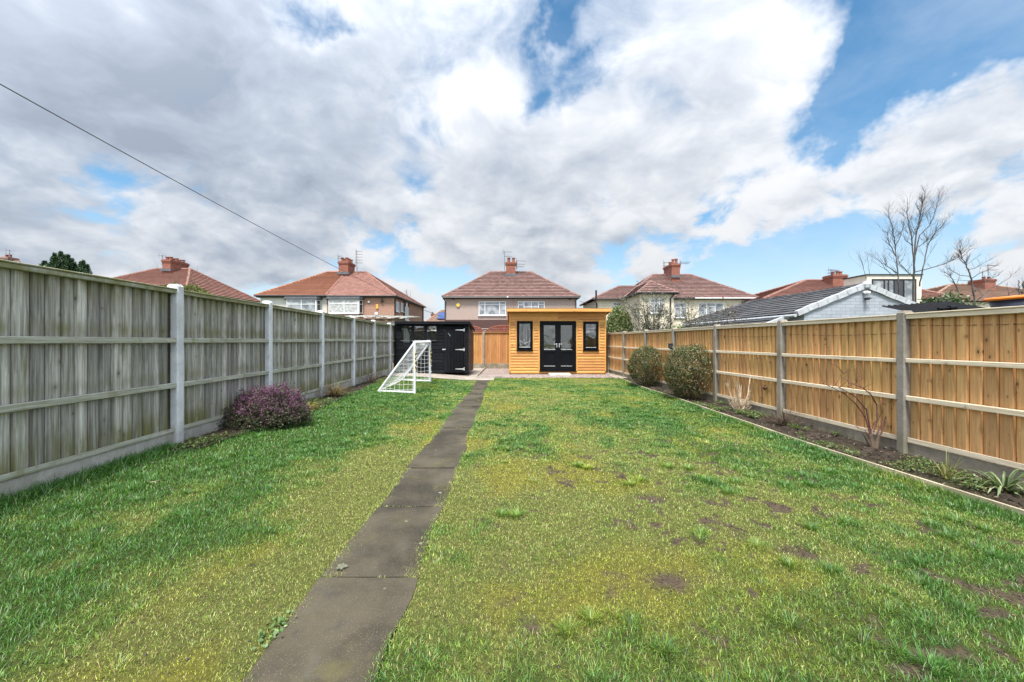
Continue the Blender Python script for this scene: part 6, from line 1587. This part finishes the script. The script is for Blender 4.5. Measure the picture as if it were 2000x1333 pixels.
buddleia('sparse_shrub', 'tall sparse shrub with dry brown flower heads before the cream house', 19.0, (1275, 665), [(1225, 592), (1240, 610), (1246, 582), (1254, 572), (1262, 578), (1274, 572), (1283, 582), (1290, 588), (1300, 584), (1308, 598), (1312, 612), (1268, 600), (1250, 620), (1288, 610), (1238, 628), (1318, 622), (1256, 640), (1300, 640), (1280, 630), (1270, 645), (1245, 645), (1310, 645), (1232, 600), (1264, 590), (1295, 596), (1278, 618), (1306, 630), (1258, 610), (1242, 596), (1286, 642), (1262, 655), (1300, 655)], 26, 1)
buddleia('sparse_shrub', 'smaller leafy grey green shrub in front of the cream house window', 18.5, (1345, 668), [(1330, 586), (1338, 592), (1345, 585), (1350, 605), (1356, 618), (1340, 615), (1332, 630), (1362, 632), (1350, 640), (1375, 630), (1372, 612)], 16, 2)
buddleia('sparse_shrub', 'thin grey green straggly shrub in front of the dark outbuilding roof', 13.0, (1405, 665), [(1390, 620), (1400, 612), (1408, 628), (1422, 618), (1428, 606), (1380, 635), (1415, 640), (1435, 625)], 6, 3)
twl = [((random.uniform(-.5, .5), random.uniform(-.3, .3), 1), random.uniform(1.2, 2.2), .02) for _ in range(11)]
def climber():
    Y = 24.0; x = XW(345, Y); root = thing('bare_climber', 'bare twiggy climber with green tufts on top showing above second fence post', 'shrub', (x, Y, -.1)); m = MB()
    for k in range(13):
        t = P(random.uniform(308, 392), random.uniform(528, 560), Y+random.uniform(-.5, .5)); b = Vector((x+random.uniform(-.6, .6), Y, -.1)); pts = [lerp(b, t, i/7)+Vector((random.gauss(0, .05), random.gauss(0, .05), 0))*(0 < i < 7) for i in range(8)]
        m.tube(pts, [.028*(1-.8*i/7) for i in range(8)], 5)
        for j in range(6): twigs(m, pts[random.randint(5, 7)], (random.uniform(-.8, .8), random.uniform(-.5, .5), 1), random.uniform(.25, .6), .007, 0, .4)
    m.build('stem', M_brownstem, root); L = []
    for px, py, r, n in ((322, 559, .35, 900), (340, 553, .25, 500), (375, 562, .55, 1500), (352, 566, .6, 1500), (395, 572, .5, 1000)):
        c = P(px, py, Y); p, d, _ = blob_points(n, (c.x, c.y, c.z-.15), (r, r, r*.6), 7, .2, .3); L.append(p)
    L = np.concatenate(L); leaves_mesh('foliage', L, np.zeros_like(L)+(0, 0, .4), RNG.uniform(.05, .11, len(L)), varcol(len(L), [(.12, .15, .035), (.07, .10, .025), (.18, .19, .05)], (3, 2, 1)), M_leaf, root, .5)
climber()
limb_tree('bare_tree', 'tiny far leafless tree beyond the left house corner', 60.0, [([(797, 640), (796, 590), (795, 578), (794, 570)], .06, .01), ([(797, 588), (801, 580), (803, 572)], .03, .01), ([(795, 590), (790, 580), (789, 574)], .03, .01)], 1.2, M_bark, .9, (797, 640), 0)
# ---- overhead cables
def cable(label, pts, r):
    m = MB(); m.tube(pts, r, 5); tag(m.build('overhead_cable', M_cable), label, 'cable')
a = P(-260, 20, 6.3); b = P(768.5, 577.5, 35.9)
cable('long black overhead cable running from upper left to the left house eaves', [lerp(a, b, i/40)-Vector((0, 0, .40*4*(i/40)*(1-i/40)))*.45 for i in range(41)], .0125)
cable('short thin cable sloping down from the left house corner', [lerp(P(815, 601.5, 47.9), P(872, 622, 60), i/10) for i in range(11)], .03)
cable('thin cable between the centre house eaves and the cream house', [lerp(P(1131, 588, 37.7), P(1166, 596, 39.5), i/10)-Vector((0, 0, .25*(i/10)*(1-i/10))) for i in range(11)], .02)
# ================================================================== sky, sun, camera
SUN_EL, SUN_AZ = math.radians(64), math.radians(190)   # azimuth clockwise from +Y: behind left
w = bpy.data.worlds.new('World'); SC.world = w; w.use_nodes = True
nt = w.node_tree; nt.nodes.clear(); t = NT(nt)
sky = t.n('ShaderNodeTexSky', sky_type='NISHITA'); sky.sun_disc = False; sky.sun_elevation = SUN_EL; sky.sun_rotation = SUN_AZ
sky.air_density = 1.0; sky.dust_density = .6; sky.ozone_density = 1.6
dirv = t.n('ShaderNodeTexCoord').outputs['Generated']
sx, sy, sz = t.sep(dirv)
zc = t.m('ADD', t.m('MAXIMUM', sz, 0.0), .30)
p = t.comb(t.m('DIVIDE', sx, zc), t.m('DIVIDE', sy, zc), 0.0)
warp = t.vm('SCALE', t.vm('SUBTRACT', t.noise(p, 1.7, 3, .5, out=1), (.5, .5, .5)), .55)
pw = t.vm('ADD', p, warp)
va = t.vm('MULTIPLY', dirv, (1.0, 1.0, 1.75)); va = t.vm('ADD', va, t.vm('SCALE', t.vm('SUBTRACT', t.noise(va, 6.0, 3, .5, out=1), (.5, .5, .5)), .10))
low = t.rng(sz, .50, .24)      # towards the horizon the cloud sheet breaks into heaped puffs
nA, nB = t.noise(pw, 2.3, 10, .58), t.noise(t.vm('ADD', pw, (-.05, -.10, 0.0)), 2.3, 6, .56)
pA, pB = t.noise(va, 6.2, 9, .56), t.noise(t.vm('ADD', va, (-.006, 0.0, .055)), 6.2, 5, .54)
def lerpn(a, b): return t.m('ADD', t.m('MULTIPLY', a, t.m('SUBTRACT', 1.0, low)), t.m('MULTIPLY', b, low))
n1, n2 = lerpn(nA, pA), lerpn(nB, pB)
def D(px, py): return tuple(Vector(((px-CX)/F, 1, (CY-py)/F)).normalized())
wv = t.vm('ADD', t.vm('SCALE', t.vm('SUBTRACT', t.noise(dirv, 5.0, 5, .6, out=1), (.5, .5, .5)), .30), dirv)
def bumpf(px, py, s, a):
    d = t.vm('DISTANCE', wv, D(px, py)); return t.m('MULTIPLY', t.m('EXPONENT', t.m('MULTIPLY', t.m('POWER', t.m('DIVIDE', d, s), 2.0), -1.0)), a)
def total(lst):
    s = 0.0
    for b in lst: s = t.m('ADD', s, bumpf(*b))
    return s
cov = t.m('ADD', t.m('ADD', t.m('SUBTRACT', .10, t.m('MULTIPLY', low, .17)), t.m('MULTIPLY', n1, t.m('ADD', .90, t.m('MULTIPLY', low, .30)))), total([
    # clear gaps
    (1990, 0, .15, -.40), (1850, 70, .12, -.36), (1720, 170, .08, -.26), (1620, 240, .08, -.24), (1730, 100, .06, -.10), (1090, 190, .05, -.26), (1075, 40, .045, -.26), (1170, 165, .04, -.18), (1120, 110, .03, -.15), (615, 10, .05, -.26), (650, 75, .03, -.2), (805, 250, .06, -.24), (760, 335, .05, -.16), (215, 372, .10, -.2), (95, 345, .08, -.1),
    (1620, 540, .20, -.30), (1850, 430, .13, -.22), (1480, 510, .10, -.16), (1730, 330, .06, -.08), (850, 600, .12, -.12), (480, 570, .1, -.10), (1330, 180, .06, -.12), (1440, 330, .04, -.10),
    # solid cloud
    (300, 180, .45, .20), (700, 150, .16, .16), (950, 250, .12, .16), (1400, 80, .22, .16), (1250, 330, .18, .17), (1000, 420, .22, .12), (250, 470, .22, .12), (1880, 190, .09, .24), (1990, 250, .14, .22), (1850, 310, .14, .16), (1730, 300, .08, .13), (1900, 400, .10, .10), (1900, 330, .06, .10), (1560, 130, .08, .10), (1480, 370, .14, .14), (1640, 375, .07, .10), (1650, 290, .08, .10), (1950, 470, .08, .12)]))
mask = t.m('MAXIMUM', t.rng(cov, t.m('ADD', .36, t.m('MULTIPLY', low, .06)), t.m('SUBTRACT', .72, t.m('MULTIPLY', low, .12))), t.rng(n1, .35, .75, .0, .22))
# light and shade: thickness against a copy shifted away from the sun
relief = t.m('SUBTRACT', n1, n2)
tone = t.m('ADD', t.m('ADD', .63, t.m('MULTIPLY', relief, 1.9)), t.m('MULTIPLY', t.m('SUBTRACT', .60, cov), .75))
tone = t.m('ADD', tone, total([(350, 180, .30, -.21), (80, 230, .28, -.17), (640, 210, .24, -.10), (500, 60, .2, -.06), (30, 320, .16, -.14), (1330, 130, .16, -.13), (1010, 310, .08, -.12), (950, 130, .15, .10), (1280, 260, .12, .12), (1050, 330, .05, -.10), (900, 480, .25, .06), (200, 430, .16, .14), (1600, 330, .15, .15), (1000, 600, .4, .06), (1480, 370, .2, .15), (1060, 440, .10, -.16), (500, 480, .12, -.06)]))
cl = t.ramp(tone, [(0, (.30, .345, .42)), (.30, (.43, .48, .56)), (.55, (.61, .645, .70)), (.8, (.80, .815, .85)), (1, (.86, .868, .885))])
bg1 = t.n('ShaderNodeBackground'); t.put(bg1.inputs[0], t.hsv(sky.outputs[0], .488, 1.25, 1)); bg1.inputs[1].default_value = .072
sdv = (math.sin(SUN_AZ)*math.cos(SUN_EL), math.cos(SUN_AZ)*math.cos(SUN_EL), math.sin(SUN_EL))
fill_lobe = t.m('EXPONENT', t.m('MULTIPLY', t.m('SUBTRACT', t.vm('DOT_PRODUCT', dirv, sdv), 1.0), 2.5))   # added bright patch in the unseen sky behind the camera, lifts the fill light
cl = t.vm('SCALE', cl, t.m('ADD', 1.0, t.m('MULTIPLY', t.rng(fill_lobe, .04, 1.0, 0, 1, False), 5.7)))
bg2 = t.n('ShaderNodeBackground'); t.put(bg2.inputs[0], cl); bg2.inputs[1].default_value = .37
haze = t.n('ShaderNodeBackground'); t.put(haze.inputs[0], (.70, .80, .92)); haze.inputs[1].default_value = .37
mx0 = t.n('ShaderNodeMixShader'); t.put(mx0.inputs[0], t.rng(sz, -.02, .30, .85, 0, False)); nt.links.new(bg1.outputs[0], mx0.inputs[1]); nt.links.new(haze.outputs[0], mx0.inputs[2])
mx = t.n('ShaderNodeMixShader'); t.put(mx.inputs[0], t.m('MULTIPLY', mask, .97)); nt.links.new(mx0.outputs[0], mx.inputs[1]); nt.links.new(bg2.outputs[0], mx.inputs[2])
wo = t.n('ShaderNodeOutputWorld'); nt.links.new(mx.outputs[0], wo.inputs[0])
w.cycles.sampling_method = 'MANUAL'; w.cycles.sample_map_resolution = 512
sl = bpy.data.lights.new('sun', 'SUN'); sl.energy = 2.9; sl.angle = math.radians(13); sl.color = (1, .95, .88)
so = bpy.data.objects.new('sun', sl); COL.objects.link(so)
sd = Vector((math.sin(SUN_AZ)*math.cos(SUN_EL), math.cos(SUN_AZ)*math.cos(SUN_EL), math.sin(SUN_EL)))
so.rotation_euler = (-sd).to_track_quat('-Z', 'Y').to_euler(); so.location = sd*50
cd = bpy.data.cameras.new('camera'); cam = bpy.data.objects.new('camera', cd); COL.objects.link(cam)
cam.location = (0, 0, CAMH); cam.rotation_euler = (math.radians(90), 0, 0)
cd.sensor_width = 36; cd.lens = F*36/2000; cd.clip_end = 2000; cd.clip_start = .05; SC.camera = cam
vs = SC.view_settings; vs.view_transform = 'Standard'; vs.look = 'None'; vs.gamma = 1; vs.exposure = 1.45; vs.use_curve_mapping = False
SC.cycles.max_bounces = 6; SC.cycles.diffuse_bounces = 3; SC.cycles.transparent_max_bounces = 8
SC.render.resolution_x = 1024; SC.render.resolution_y = 682
